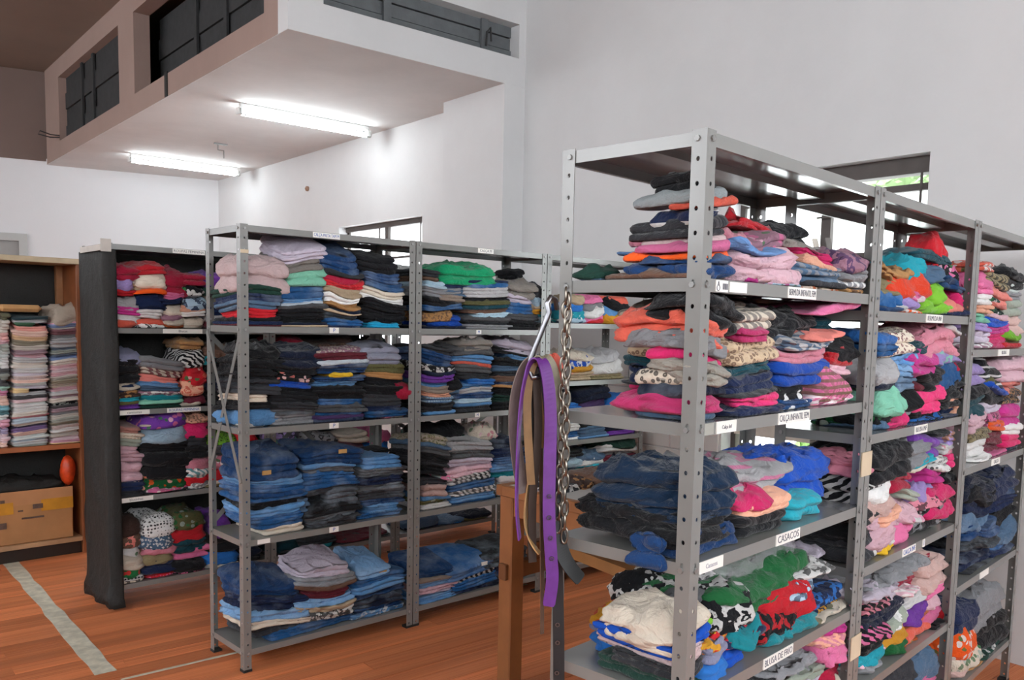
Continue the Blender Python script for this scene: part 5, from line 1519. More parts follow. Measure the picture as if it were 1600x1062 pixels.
def cloth_mesh(name, L, Wd, Hh, kind, heap, rs, sag, cx, cy, zabs, tilt, hi, mat, sag2=None, top=True):
    a, c = L/2, Wd/2
    N = 72 if hi else 40
    if heap: nl, rcf, kp, amp, wl = 1, .5, .30, .0095, (.05, .14)
    elif kind == 'h': nl, rcf, kp, amp, wl = (1 if Hh < .05 else 2), .35, .18, .0095, (.05, .16)
    elif kind == 's': nl, rcf, kp, amp, wl = (1 if Hh < .03 else 2), .28, .10, .0045, (.06, .18)
    elif kind == 'w': nl, rcf, kp, amp, wl = 2, .15, .04, .003, (.07, .2)
    else: nl, rcf, kp, amp, wl = max(1, min(3, int(round(Hh/.018)))), .22, .05, .0042, (.05, .16)
    if top and not heap: kp += .10
    loose = not heap and kind in 'jpts' and rs.random() < .32
    if loose: amp *= 2.0; kp += .10; nl = min(nl, 2)
    amp *= min(1.0, .45+Hh/.06)
    if hi: amp *= 1.2
    ring = ring_pts(a, c, rcf*min(a, c), N)
    th = np.arctan2(ring[:, 1]/c, ring[:, 0]/a)
    rows = []   # (X, Y, t, cap)
    nx, ny = np.cos(th), np.sin(th)
    irr = np.zeros(N)
    for k in range(2, 6 if heap else 4): irr += rs.uniform(-1, 1)*np.cos(k*th+rs.uniform(0, 6.28))/k
    irr *= (.06 if heap else .045 if loose else .022)*min(a, c)*2*(1 if heap else .6)
    def row(ins, sc, t, cap): rows.append((ring[:, 0]*sc*(a-ins)/a+nx*irr*sc, ring[:, 1]*sc*(c-ins)/c+ny*irr*sc, np.full(N, t), cap))
    hl = Hh/nl; rl = min(hl*.55, .03 if heap or kind in 'hs' else .016, a*.4)
    ts = (.02, .18, .5, .82, .98) if not hi else (.02, .1, .28, .5, .72, .9, .98)
    if heap or kind == 'h': ts = (.02, .1, .22, .36, .5, .64, .78, .9, .98)
    row(rl, .5, 0, 0); row(rl, .9, 0, .5)
    for l in range(nl):
        off = rs.uniform(0, .009) if nl > 1 else 0
        wob = off+.004*np.cos(th*rs.integers(1, 4)+rs.uniform(0, 6.28)) if nl > 1 else 0
        for q in ts:
            ins = rl*(1-math.sqrt(max(0, 1-(2*q-1)**2)))
            rows.append((ring[:, 0]*(a-ins-off)/a+nx*(irr-wob), ring[:, 1]*(c-ins-off)/c+ny*(irr-wob), np.full(N, (l+q)/nl), 0.0 if .1 < q < .9 else .35))
    caps = (.93, .8, .62, .4, .18) if (hi or heap or kind == 'h') else (.9, .62, .3)
    for sc in caps: row(rl, sc, 1, 1)
    X = np.concatenate([r[0] for r in rows]); Y = np.concatenate([r[1] for r in rows]); T_ = np.concatenate([r[2] for r in rows])
    CAP = np.concatenate([np.full(N, r[3]) for r in rows]); NX = np.tile(nx, len(rows)); NY = np.tile(ny, len(rows))
    X = np.append(X, [0, 0]); Y = np.append(Y, [0, 0]); T_ = np.append(T_, [0, 1]); CAP = np.append(CAP, [0, 1]); NX = np.append(NX, [0, 0]); NY = np.append(NY, [0, 0])
    e = np.clip(np.maximum(np.abs(X)/a, np.abs(Y)/c), 0, 1.05)
    Z = T_*Hh*(1-kp*e**3.5)
    if tilt: Z += tilt*T_*np.clip((Y+c)/(2*c), 0, 1)
    # shared sag of the pile
    gx, gy = X+cx, Y+cy
    S = sum(A*np.sin(kx*gx+ky*gy+ph) for A, kx, ky, ph in sag)
    S2 = S if sag2 is None else np.maximum(sum(A*np.sin(kx*gx+ky*gy+ph) for A, kx, ky, ph in sag2), S-.55*Hh)
    Z = Z+(S*(1-T_)+S2*T_)*np.clip((zabs+Z)/.08, 0, 1)
    # the edges sink over what lies below
    drp = (.010 if not heap else .016)*np.clip(zabs/.05, 0, 1)*min(1, Hh/.02)
    Z = Z-drp*e**4*(.35+.65*(1-T_*.4))
    # creases
    Wf = np.zeros(len(X)); Wz = np.zeros(len(X)); Zs = Z*1.6
    warp = .02*np.sin(gx*23+rs.uniform(0, 6))+.02*np.sin(gy*19+rs.uniform(0, 6))
    for _ in range(5):
        lam = rs.uniform(*wl); d = rs.normal(size=3); d /= np.linalg.norm(d); k = 2*math.pi/lam
        ph = rs.uniform(0, 6.28); s = np.sin(.75*((X+warp)*d[0]*k+(Y+warp)*d[1]*k)+Zs*d[2]*k+ph)
        Wf += (2*np.sqrt(s*s+.03)-1.1)*.42; ph2 = rs.uniform(0, 6.28)
        s2 = np.sin((X+warp)*d[1]*k-(Y-warp)*d[0]*k*.7+ph2); Wz += (1.15-2*np.sqrt(s2*s2+.012))*.5
    X = X+NX*amp*Wf*(T_ > .01); Y = Y+NY*amp*Wf*(T_ > .01)
    Z = Z+amp*Wz*np.clip(CAP, 0, 1)*(T_ > .5)*1.1
    if heap: Z = Z+T_*Hh*.16*np.cos(2*np.arctan2(Y, X)+rs.uniform(0, 6.28))*e
    Z = np.maximum(Z, -zabs+.0005)
    nr = len(rows); F = []
    base = np.arange(N); nxt = (base+1) % N
    quads = np.concatenate([np.stack([r*N+base, r*N+nxt, (r+1)*N+nxt, (r+1)*N+base], 1) for r in range(nr-1)])
    b0, t0 = nr*N, nr*N+1
    tri = [(b0, int(nxt[i]), int(i)) for i in range(N)]+[(t0, int((nr-1)*N+i), int((nr-1)*N+nxt[i])) for i in range(N)]
    me = bpy.data.meshes.new(name)
    V = np.stack([X, Y, Z], 1).astype(np.float32)
    nq, ntri = len(quads), len(tri)
    me.vertices.add(len(V)); me.vertices.foreach_set('co', V.ravel())
    me.loops.add(nq*4+ntri*3); me.polygons.add(nq+ntri)
    li = np.concatenate([quads.ravel(), np.array(tri).ravel()]).astype(np.int32); me.loops.foreach_set('vertex_index', li)
    me.polygons.foreach_set('loop_start', np.concatenate([np.arange(nq)*4, nq*4+np.arange(ntri)*3]).astype(np.int32))
    me.polygons.foreach_set('use_smooth', np.ones(nq+ntri, dtype=bool))
    me.materials.append(mat); me.update(calc_edges=True); me.validate(); return me

GARM = {}
def clothes():
    sags = {}
    HAVE = set((q[0], int(q[1]), int(q[2]), int(q[3])) for q in (l.split() for l in ITEMS.split('\n')[1:]))
    for i, ln in enumerate(ITEMS.split('\n')[1:]):
        q = ln.split(); rk, sh, pl, n = q[0], int(q[1]), int(q[2]), int(q[3])
        u0, u1, w0, w1, z0, z1, tl = [float(v)/1000 for v in q[4:11]]; col, kd = q[11], q[12]
        heap = kd.endswith('~'); kind = kd[0]
        (ox, oy), thr, w, d, zs = RACKS[rk]
        rs = np.random.default_rng(1000+i)
        key = (rk, sh, pl)
        if key not in sags:
            r2 = np.random.default_rng(hash((ord(rk[0]), len(rk) > 1 and int(rk[1]) or 0, sh, pl)) % 99991)
            amx = .009 if rk == 'D' else .016
            fld = [[(r2.uniform(.003, .008), r2.uniform(4, 17)*r2.choice([-1, 1]), r2.uniform(2, 10), r2.uniform(0, 6.28)) for _ in range(2)]]
            for _ in range(60):          # each boundary in a pile wanders a little from the one below
                fld.append([(min(amx, max(.003, A*r2.uniform(.75, 1.4))), kx*r2.uniform(.92, 1.08), ky*r2.uniform(.9, 1.1), ph+r2.normal()*(.3 if rk == 'D' else .55)) for A, kx, ky, ph in fld[-1]])
            sags[key] = fld
        hi = rk[0] == 'B' and rk != 'B3' or (rk in ('A1',) and sh in (3, 4)) 
        jit = 0 if heap else (.005 if rk == 'D' else .013)
        u0 += rs.uniform(-jit, jit); u1 += rs.uniform(-jit, jit); w0 += rs.uniform(-.010, .018); w1 -= rs.uniform(0, .03)
        u0 = max(u0, .008); u1 = min(u1, w-.008) if rk != 'D' else u1
        if rk == 'D': u0 = float(q[4])/1000
        fat = min(.034, .8*(z1-z0)) if (heap or kind == 'h') else min(.004, .2*(z1-z0))
        sz = zs[sh] if sh < len(zs) else zs[-1]
        z0 = max(sz, z0-fat)
        L, Wd, Hh = u1-u0, w1-w0, max(.008, z1-z0)
        name = ('crumpled_' if heap or kind == 'h' else 'folded_')+KN[kind]
        cu, cw = (u0+u1)/2, (w0+w1)/2
        sz = zs[sh] if sh < len(zs) else zs[-1]
        me = cloth_mesh(name, L, Wd, Hh*1.04, kind, heap, rs, sags[key][n], cu, cw, z0-sz, tl, hi, cloth_mat(col, kind), sags[key][n+1], key+(n+1,) not in HAVE)
        X = ox+cu*math.cos(thr)-cw*math.sin(thr); Y = oy+cu*math.sin(thr)+cw*math.cos(thr)
        o = link(name, me, None, (X, Y, z0+.0006), (0, 0, thr+(rs.normal()*.10 if heap else rs.normal()*(.015 if rk == 'D' else .05))))
        base, _, pat = col.partition('/')
        cw_ = PAL[base][1]
        wd = [cw_]
        if pat: wd.append(PWORD[pat.split(':')[0]])
        noun = {'j': 'jeans', 'p': 'trousers', 't': 'shirt', 's': 'sweater', 'h': 'garment', 'w': 'towel', 'd': 'dress'}[kind]
        wd.append(noun)
        lab = '%s, %s up, %s pile, %s shelf, %s' % (' '.join(wd), ordw(n), PILEW[pl-1], SHW[sh], RACKW[rk])
        if n == 1: lab = lab.replace('bottom up', 'lowest')
        tag(o, lab, {'j': 'jeans', 'p': 'trousers', 't': 'shirt', 's': 'sweater', 'h': 'clothing', 'w': 'towel', 'd': 'dress'}[kind], 'clothes on the '+RACKW[rk])
        GARM[(rk, sh, pl, n)] = o
clothes()
# ------------------------------------------------------------------ black plastic sheet over the end and back of the second rack row
def sheet():
    (ox, oy), thr, w, d, zs = RACKS['C1']
    path = [(1.80-.05*k, d+.014, 0, 1) for k in range(36)]+[(-.014, d+.014, -.7, .7)]+[(-.016, d-.04*k, -1, 0) for k in range(1, 10)]+[(-.016, -.012, -.7, -.7)]+[(.012*k, -.016, 0, -1) for k in range(1, 5)]
    nz = 44; rs = np.random.default_rng(77); V = []; n = len(path)
    f = [(rs.uniform(.002, .0065), rs.uniform(6, 40), rs.uniform(3, 22), rs.uniform(0, 6.28)) for _ in range(9)]
    ends = 37
    s = 0; px = path[0]
    for i, (x, y, nx, ny) in enumerate(path):
        s += math.hypot(x-px[0], y-px[1]); px = (x, y)
        for j in range(nz):
            back_ = i < ends-1
            z0 = .015 if not back_ else .10
            z = z0+(1.925-z0)*j/(nz-1) if not back_ else z0+(1.93-z0)*j/(nz-1)
            dsp = sum(A*(1-2*abs(math.sin(.5*(kx*s+kz*z+ph)))) for A, kx, kz, ph in f)
            dsp = max(dsp, -.008)+.008
            if not back_ and z < .16: dsp += .035*(1-z/.16)*(.6+.4*math.sin(31*s+40*z))
            if not back_ and z > 1.90: dsp *= .4
            V.append((x+nx*dsp, y+ny*dsp, z))
    F = [(i*nz+j, (i+1)*nz+j, (i+1)*nz+j+1, i*nz+j+1) for i in range(n-1) for j in range(nz-1)]
    m = MB().add(V, F); me = m.mesh('plastic_sheet', M_BLACK, True)
    o = link('plastic_sheet', me, None, (ox, oy, 0), (0, 0, thr))
    so = o.modifiers.new('thickness', 'SOLIDIFY'); so.thickness = .0015
    tag(o, 'black plastic sheet draped over the left end and back of the grey rack', 'plastic sheet')
    mt = plain('pale_tape', 'b9b3ab', .6)
    part('tape', MB().box(-.034, -.030, -.03, .30, 1.915, 1.945).box(-.034, .018, -.036, -.032, 1.91, 1.975), mt, o)
sheet()

# ------------------------------------------------------------------ wooden cupboard with towels
def cupboard():
    (ox, oy), thr, w, d, zs = RACKS['D']
    e = empty('cupboard', (ox, oy, 0), thr, 'open brown wooden cupboard of folded towels at the left edge', 'cupboard')
    L = -1.25
    part('side_panel', MB().bbox(.06, .095, 0, d, 0, 1.905), M_WOOD, e)
    part('side_panel', MB().bbox(L, L+.03, 0, d, 0, 1.905), M_WOOD, e)
    part('top_board', MB().bbox(L, .115, -.02, d, 1.905, 1.94), plain('dusty_board', 'b9a88c', .7, 0, .12), e)
    part('shelf', MB().bbox(L+.03, .06, .0, d-.02, .708, .74), plain('shelf_wood', 'a8643c', .5, 0, .2, 6), e)
    part('shelf', MB().bbox(L+.03, .06, .0, d-.02, .085, .115), plain('base_wood', 'b08a66', .6, 0, .2, 6), e)
    part('plinth', MB().bbox(L+.03, .06, .03, .05, 0, .085), plain('dark_plinth', '2a1c14', .7), e)
    part('back_sheet', MB().box(L+.03, .06, d-.02, d-.012, .115, 1.905), M_BLACK, e)
    part('upright', MB().bbox(.02, .06, d-.08, d-.03, .74, 1.905), plain('upright_wood', '9a6a44', .55, 0, .2), e)
    return e
cupboard()
def local(k, u, w, z):
    (ox, oy), thr = RACKS[k][0], RACKS[k][1]
    return (ox+u*math.cos(thr)-w*math.sin(thr), oy+u*math.sin(thr)+w*math.cos(thr), z)
def simple_cloth(k, u0, u1, w0, w1, z0, z1, col, kind, heap, name, label, cat, seed, group=None, mat=None, tilt=0, yaw=0, hi=False):
    rs = np.random.default_rng(seed)
    me = cloth_mesh(name, u1-u0, w1-w0, z1-z0, kind, heap, rs, [(.003, 8, 5, 1.0)], 0, 0, .1, tilt, hi, mat or cloth_mat(col, kind))
    o = link(name, me, None, local(k, (u0+u1)/2, (w0+w1)/2, z0+.0005), (0, 0, RACKS[k][1]+yaw)); tag(o, label, cat, group); return o
cb = empty('cardboard_box', local('D', -.40, .17, .1155), RACKS['D'][1], 'worn brown cardboard box with yellow band in the cupboard bottom', 'box')
M_CARD = plain('cardboard', 'b07f52', .8, 0, .12, 5)
part('box_body', MB().bbox(-.44, .41, -.15, .14, 0, .325, .006), M_CARD, cb)
part('flap', MB().box(-.44, .41, -.155, -.149, .25, .342).box(-.44, .41, -.149, .0, .325, .331), plain('cardboard_flap', 'c08a5e', .8, 0, .12, 5), cb)
part('yellow_band', MB().box(-.44, .06, -.1565, -.1555, .20, .275).box(.22, .41, -.1565, -.1555, .20, .275), plain('yellow_band', 'c98c22', .7, 0, .2, 9), cb)
M_PRINT = plain('box_print', '5e4a40', .8, 0, .3, 30)
for (u, z, a, h) in ((-.06, .285, .022, .02), (.0, .285, .026, .02), (.2, .235, .06, .03), (.17, .165, .13, .012), (-.05, .13, .14, .04), (-.2, .22, .012, .05), (-.12, .22, .04, .01), (.1, .215, .03, .01)):
    part('print_mark', MB().box(u-a/2, u+a/2, -.1575, -.157, z-h/2, z+h/2), M_PRINT, cb)
simple_cloth('D', -.80, -.02, .03, .30, .456, .53, None, 'h', True, 'plastic_bag', 'crumpled dark plastic bag lying over the cardboard box in the cupboard', 'plastic bag', 5, mat=M_BLACK, hi=True)
ob = MB(); rs_ = np.random.default_rng(9)
for i in range(9):
    for j in range(14):
        t = math.pi*(i+.5)/9; p = 2*math.pi*j/14; r = .075*(1+.09*math.sin(5*p+i)); ob.v.append((r*.62*math.sin(t)*math.cos(p), r*.62*math.sin(t)*math.sin(p), .10+.10*-math.cos(t)))
ob.f = [(i*14+j, i*14+(j+1) % 14, (i+1)*14+(j+1) % 14, (i+1)*14+j) for i in range(8) for j in range(14)]+[tuple(range(14))[::-1], tuple(8*14+j for j in range(14))]
og = part('orange_bag', ob, plain('orange_plastic', 'd8481c', .4, 0, .35, 20), None, True); og.location = local('D', -.005, .06, .4585); tag(og, 'small red orange plastic bag beside the black sheet in the cupboard', 'bag')
pc = part('paper_parcel', MB().bbox(-.125, .115, -.12, .10, 0, .045, .02), plain('kraft_paper', 'c79a66', .8, 0, .08, 20), None); pc.location = local('D', -.245, .16, 1.592); pc.rotation_euler = (0, 0, RACKS['D'][1]); tag(pc, 'flat brown paper parcel on top of the middle towel pile', 'parcel')

# ------------------------------------------------------------------ wooden work table
TA = math.atan2(.686, .727)
tbl = empty('work_table', (-.08, 3.60, 0), TA, 'heavy brown wooden work table with pale top behind the hanging belts', 'table')
# local axes: x runs away to the right (along the room), -y runs toward the camera side
TL, TW = .95, 1.6
M_TW = plain('table_wood', '8e5b34', .5, 0, .2, 5); M_TW2 = plain('table_wood_dark', '744826', .55, 0, .2, 5)
part('table_top', MB().bbox(.035, TW-.035, -TL+.035, -.035, .862, .90), plain('pale_laminate', 'b4b4b2', .35, 0, .06), tbl)
for x0, x1, y0, y1 in ((0, TW, -.035, 0), (0, TW, -TL, -TL+.035), (0, .035, -TL+.035, -.035), (TW-.035, TW, -TL+.035, -.035)):
    part('edge_strip', MB().bbox(x0, x1, y0, y1, .858, .902), M_TW, tbl)
for x0, x1, y0, y1 in ((.02, .05, -TL+.09, -.09), (TW-.05, TW-.02, -TL+.09, -.09), (.09, TW-.09, -.05, -.02), (.09, TW-.09, -TL+.02, -TL+.05)):
    part('apron', MB().bbox(x0, x1, y0, y1, .775, .858), M_TW, tbl)
for x, y in ((.012, -.012), (TW-.09, -.012), (.012, -TL+.09), (TW-.09, -TL+.09)):
    part('leg', MB().bbox(x, x+.078, y-.078, y, 0, .858, .005), M_TW, tbl)
m = MB().bbox(-.006, TW-.1, -.075, -.03, .50, .568).bbox(.16, TW-.1, -.075, -.03, .568, .64)
part('stretcher', m, M_TW2, tbl)
part('stretcher', MB().bbox(.09, TW-.1, -TL+.03, -TL+.075, .50, .57), M_TW2, tbl)
part('brace', MB().bar((.34, -.06, .60), (.06, -TL+.10, .66), .10, .045), plain('brace_wood', '94683c', .55, 0, .2, 5), tbl)
TBL = dict(o=(-.08, 3.60))
RACKS['T'] = ((-.08, 3.60), TA, TW, TL, [.902])
for i, (u0, u1, w0, w1, z0, z1, col, kd, lab) in enumerate((
    (.30, .56, -.34, -.10, .9025, .955, 'brown', 'h', 'brown crumpled garment lying on the wooden table'),
    (.26, .42, -.46, -.34, .9025, .965, 'mauve', 's', 'mauve rolled garment on the wooden table, nearest its front edge'),
    (.44, .60, -.48, -.35, .9025, .96, 'must', 's', 'mustard yellow rolled garment on the wooden table'),
    (.20, .36, -.30, -.14, .9025, .93, 'dbrown/pr:tan', 't', 'brown printed cloth lying at the left of the wooden table top'),
    (.06, .22, -.30, -.06, .9025, .925, 'char/pr:white', 't', 'dark printed cloth lying at the wooden table corner'),
    (.18, .34, -.58, -.44, .9025, .94, 'blue/str:white', 't', 'blue striped shirt on the wooden table beside the chain'),
    (.62, .84, -.46, -.22, .9025, .95, 'taupe', 'h', 'taupe crumpled garment farther back on the wooden table'),
    (1.10, 1.40, -.70, -.46, .9025, .925, 'pink/pr:rose', 't', 'pink cloth at the far right end of the table'))):
    simple_cloth('T', u0, u1, w0, w1, z0, z1, col, kd, True, 'crumpled_garment', lab, 'clothing', 300+i, 'clothes lying on the wooden table')

# ------------------------------------------------------------------ hook, belts and chain at the corner of the nearest rack
M_CHROME = plain('chrome', '8a8a8e', .28, 1.0, .06); M_NICKEL = plain('nickel', '8f877c', .3, 1.0, .12)
hk = part('belt_hook', MB().tube([(0.0894, 2.0200, 1.6187), (0.0850, 2.0000, 1.6388), (0.0723, 1.9800, 1.6438), (0.0654, 1.9800, 1.6292), (0.0702, 1.9800, 1.6089), (0.0592, 1.9800, 1.5795), (0.0426, 1.9800, 1.5352), (0.0301, 1.9800, 1.4996), (0.0278, 1.9800, 1.4730), (0.0367, 1.9700, 1.4591), (0.0513, 1.9700, 1.4638)], .0065, 10), M_CHROME, None, True)
tag(hk, 'chrome hook hanging from the rack corner post, carrying the belts', 'hook')
def smooth(P, k=3):
    P = [Vector(p) for p in P]
    for _ in range(k):
        Q = [P[0]]
        for a, b in zip(P, P[1:]): Q += [a.lerp(b, .25), a.lerp(b, .75)]
        P = Q+[P[-1]]
    return P
def belt(pts, wd, angs, hexc, label, th=.0035, eyelets=(), edge=None, rough=.5):
    P = smooth(pts); n = len(P); m = MB(); vs = []
    for i, p in enumerate(P):
        d = (P[min(i+1, n-1)]-P[max(i-1, 0)]).normalized()
        q = i/(n-1)*(len(angs)-1); k = min(int(q), len(angs)-2) if len(angs) > 1 else 0
        a = angs[k]+(angs[min(k+1, len(angs)-1)]-angs[k])*(q-k); a = math.radians(a)
        w = Vector((math.cos(a), math.sin(a), 0)); w = (w-d*w.dot(d)).normalized(); nr = d.cross(w).normalized()
        ww = wd/2*(1 if i < n-3 else (.55 if i == n-1 else .85))
        for s, t in ((-1, -1), (1, -1), (1, 1), (-1, 1)): vs.append(p+w*(ww*s)+nr*(th/2*t))
    fs = [(3, 2, 1, 0), tuple((n-1)*4+k for k in range(4))]
    for i in range(n-1):
        a = i*4; fs += [(a+k, a+(k+1) % 4, a+4+(k+1) % 4, a+4+k) for k in range(4)]
    m.add(vs, fs); o = part('belt', m, plain('belt_'+hexc, hexc, rough, 0, .15, 30), None); tag(o, label, 'belt', 'belts hanging on the hook')
    for e_ in eyelets:
        c = Vector(e_); em = MB().tube([c+Vector((.0045*math.cos(q*.785), -.004, .0045*math.sin(q*.785))) for q in range(8)], .0015, 5, True); part('eyelet', em, M_CHROME, o)
    return o
belt([(0.0137, 1.9700, 1.0812), (0.0050, 1.9700, 1.1449), (0.0040, 1.9700, 1.2654), (0.0089, 1.9700, 1.3847), (0.0191, 1.9700, 1.4587), (0.0329, 1.9700, 1.5001), (0.0530, 1.9600, 1.5068), (0.0682, 1.9550, 1.4752), (0.0790, 1.9550, 1.3876), (0.0790, 1.9550, 1.2694), (0.0787, 1.9500, 1.1509), (0.0871, 1.9500, 1.0455), (0.0929, 1.9500, 0.9925), (0.0840, 1.9500, 0.9282)], .029, [80, 80, 70, 30, 8, 5, 5], '60277c', 'purple belt with eyelets hanging lowest from the hook, in front of the post', eyelets=[(0.0792, 1.9480, 1.1887), (0.0803, 1.9480, 1.1393), (0.0845, 1.9480, 1.0913), (0.0886, 1.9480, 1.0431)])
belt([(0.0206, 1.9900, 1.1866), (0.0039, 1.9900, 1.2697), (-0.0053, 1.9900, 1.3524), (-0.0022, 1.9900, 1.4198), (0.0130, 1.9900, 1.4751), (0.0317, 1.9900, 1.5022), (0.0559, 2.0000, 1.4934), (0.0648, 2.0000, 1.4279), (0.0662, 2.0000, 1.3074)], .032, [25, 35, 40, 20], '6e605c', 'wide taupe grey belt looping out at the left of the hook')
belt([(0.0379, 1.9750, 1.2096), (0.0301, 1.9750, 1.2951), (0.0237, 1.9750, 1.3845), (0.0265, 1.9750, 1.4585), (0.0375, 1.9750, 1.4970), (0.0497, 1.9850, 1.4880), (0.0580, 1.9850, 1.3842), (0.0617, 1.9900, 1.2936)], .019, [5, 5, 15], '7d5c36', 'tan leather belt hanging down the middle of the bunch')
belt([(0.0452, 1.9850, 1.0227), (0.0417, 1.9850, 1.1117), (0.0414, 1.9800, 1.1890), (0.0510, 1.9800, 1.2948), (0.0504, 1.9800, 1.3845), (0.0427, 1.9800, 1.4660), (0.0463, 1.9800, 1.5000), (0.0587, 1.9850, 1.4808), (0.0641, 1.9900, 1.3838)], .02, [20, 25, 15], '3c2f28', 'dark brown braided belt hanging behind the tan belt')
belt([(0.1155, 1.9900, 0.6976), (0.1121, 1.9900, 0.8322), (0.1052, 1.9900, 0.9884), (0.0966, 1.9850, 1.1435), (0.0854, 1.9850, 1.2948), (0.0716, 1.9800, 1.4295), (0.0584, 1.9800, 1.4884), (0.0465, 1.9800, 1.4941), (0.0422, 1.9900, 1.4282), (0.0483, 1.9900, 1.2933)], .027, [5, 5, 10, 30], '1d1d1f', 'long black belt with eyelets reaching down past the shelf', eyelets=[(0.1079, 1.9870, 0.8725), (0.1090, 1.9870, 0.8286), (0.1093, 1.9870, 0.7544)])
belt([(0.0860, 1.9650, 1.1779), (0.0999, 1.9650, 1.0949), (0.1161, 1.9650, 1.0451), (0.1348, 1.9650, 1.0149), (0.1595, 1.9650, 0.9878)], .036, [10, 25, 35], '232526', 'broad black leather belt tip curling out beside the shelf')
belt([(0.0935, 1.9750, 1.3711), (0.0919, 1.9750, 1.4377), (0.0816, 1.9700, 1.4864), (0.0605, 1.9700, 1.5109), (0.0433, 1.9800, 1.5028), (0.0419, 1.9900, 1.4431)], .024, [15, 15, 40], '7b7460', 'olive grey belt looped over the top of the hook')
belt([(0.1018, 2.0000, 1.4436), (0.0974, 1.9950, 1.4885), (0.0848, 1.9900, 1.5107), (0.0700, 1.9900, 1.5089)], .02, [20, 30], 'd4604e', 'short coral red belt loop at the top beside the post')
belt([(0.0428, 1.9950, 1.4054), (0.0362, 1.9950, 1.2317), (0.0233, 1.9900, 1.1286), (0.0348, 1.9850, 1.0840), (0.0503, 1.9800, 1.0580), (0.0612, 1.9800, 1.0459)], .018, [60, 70, 70], 'b08a5a', 'beige belt end curving forward under the purple belt')
belt([(0.0722, 1.9950, 0.8452), (0.0690, 1.9950, 0.9861), (0.0639, 1.9950, 1.1406), (0.0589, 1.9950, 1.2928), (0.0524, 1.9950, 1.4429), (0.0498, 1.9950, 1.4905)], .010, [40, 40], '5a4234', 'thin brown belt hanging straight down at the left of the post')
ch = empty('chain', (0.1074, 1.9650, 1.3872), 0, 'shiny metal link chain hanging beside the rack corner post', 'chain')
def chain_links(px, n, x_off):
    pass
lk = MB().tube([(.0075*math.cos(q), 0, .019*math.sin(q)*(1 if abs(math.sin(q)) > .3 else 1)) for q in np.linspace(0, 2*math.pi, 16, endpoint=False)], .0028, 7, True).mesh('chain_link', M_NICKEL, True)
c0 = Vector((0.1074, 1.9650, 1.3872))
for sx, x0, x1 in ((0, 884, 876), (1, 892, 884)):
    p, q = Vector((0.1065, 1.9650, 1.6470)) if sx == 0 else Vector((0.1124, 1.9600, 1.6354)), Vector((0.1023, 1.9650, 1.1178)) if sx == 0 else Vector((0.1175, 1.9600, 1.0950))
    n = int((q-p).length/.0305)
    for i in range(n+1):
        c = p.lerp(q, i/n); o = link('chain_link', lk, ch, c-c0, (0, .02, (0 if i % 2 else 1.571)+.35*math.sin(i*1.7+sx)))

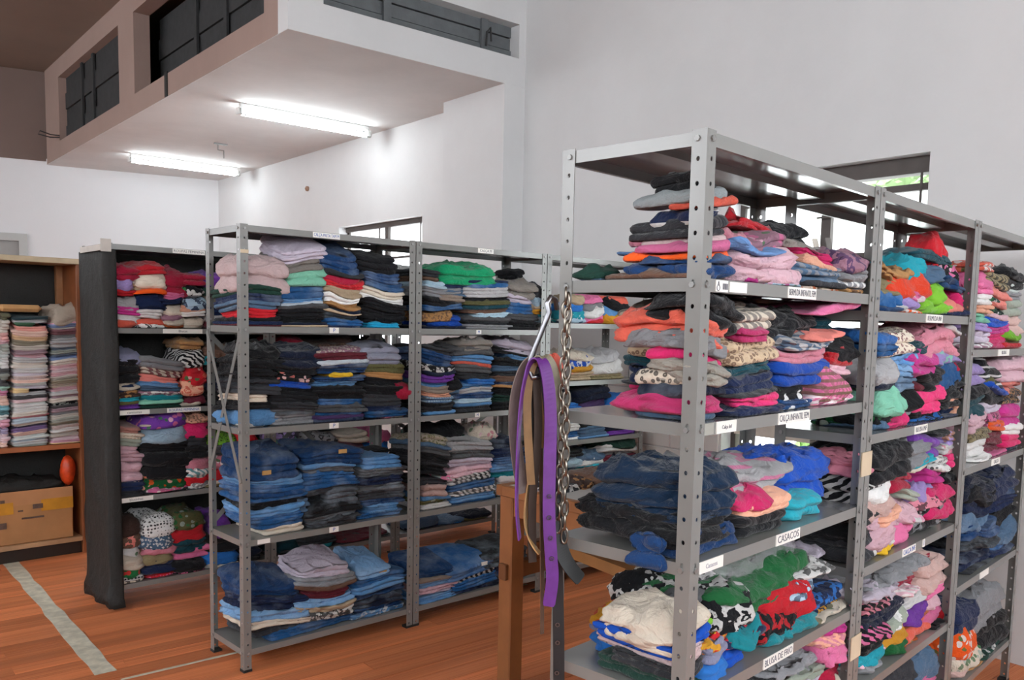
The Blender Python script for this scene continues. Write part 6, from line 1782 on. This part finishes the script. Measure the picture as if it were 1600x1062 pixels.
# ------------------------------------------------------------------ greenery outside the window
def leafy(name, loc, rad, nleaf, size, c1, label, cat, seed, trunk_h):
    rs = np.random.default_rng(seed); e = empty(name, loc, 0, label, cat)
    part('trunk', MB().tube([(0, 0, -.6), (.03, .02, trunk_h*.5), (0, .05, trunk_h)], [.05, .04, .02], 8), plain('bark', '5a4a3c', .8, 0, .2), e)
    P = rs.normal(size=(nleaf, 3)); P /= np.linalg.norm(P, axis=1)[:, None]; P *= (rs.uniform(.25, 1, (nleaf, 1))**.5); P *= np.array(rad); P[:, 2] += trunk_h
    A = rs.normal(size=(nleaf, 3)); A /= np.linalg.norm(A, axis=1)[:, None]; Bv = np.cross(A, rs.normal(size=(nleaf, 3))); Bv /= np.linalg.norm(Bv, axis=1)[:, None]
    s = size*rs.uniform(.6, 1.3, (nleaf, 1))
    V = np.stack([P-A*s, P+Bv*s*.45, P+A*s, P-Bv*s*.45], 1).reshape(-1, 3)
    m = MB(); m.v = [tuple(v) for v in V]; m.f = [(4*i, 4*i+1, 4*i+2, 4*i+3) for i in range(nleaf)]
    f = part('foliage', m, plain('leaf_'+c1, c1, .6, 0, .35, 3), e); f['kind'] = 'stuff'; return e
def rp(a, b, z): return ROOM @ Vector((a, b, z))
leafy('garden_bush', rp(5.4, 2.75, 0), (.45, .9, .42), 1500, .07, '86a860', 'bright green bush outside the right window, behind the shelves', 'bush', 1, .85)
leafy('garden_tree', rp(8.6, 3.4, 0), (1.6, 3.0, 1.6), 4200, .13, '8a9f76', 'leafy green tree outside the right window, behind the dusty glass', 'tree', 2, 2.1)

# ------------------------------------------------------------------ details sewn on single garments
g = GARM.get(('B1', 3, 1, 1))
if g:
    rs = np.random.default_rng(4)
    me = cloth_mesh('cuff', .105, .04, .082, 's', False, rs, [(.0, 8, 5, 1.0)], 0, 0, 1, 0, True, cloth_mat('dkblue', 's'))
    c = link('cuff', me, g); th = RACKS['B1'][1]
    p = Vector(local('B1', -.006, .105, 1.052)); q = p-Vector(g.location); c.location = Matrix.Rotation(-g.rotation_euler.z, 4, 'Z') @ q
    c.rotation_euler = (0, 0, math.pi/2)
M_PATCH = plain('leather_patch', 'b08a52', .7); M_TAGW = plain('white_tag', 'dcdad4', .8)
for key, du, mt in ((('A1', 4, 3, 7), .05, M_PATCH), (('A1', 4, 1, 1), .06, M_TAGW), (('A2', 4, 2, 4), .09, M_TAGW), (('A1', 3, 1, 10), -.05, M_PATCH), (('A1', 3, 2, 10), .04, M_PATCH), (('B1', 2, 1, 4), .02, M_TAGW)):
    g = GARM.get(key)
    if not g: continue
    co = [v.co for v in g.data.vertices]; best = min((v for v in co if v.z > .008), key=lambda v: abs(v.x-du)*3+v.y)
    part('label_patch', MB().bbox(best.x-.022, best.x+.022, best.y-.0015, best.y+.004, best.z-.008, best.z+.012, .001), mt, g)

g = GARM.get(('B1', 4, 5, 4)) or GARM.get(('B1', 4, 5, 3))
zt = .773+.175
simple_cloth('B1', .30, .76, .10, .35, zt, zt+.06, None, 'h', True, 'plastic_bag', 'clear crinkled plastic bag lying over the green garment on the nearest rack', 'plastic bag', 21, mat=M_FILM, tilt=.03, hi=True)
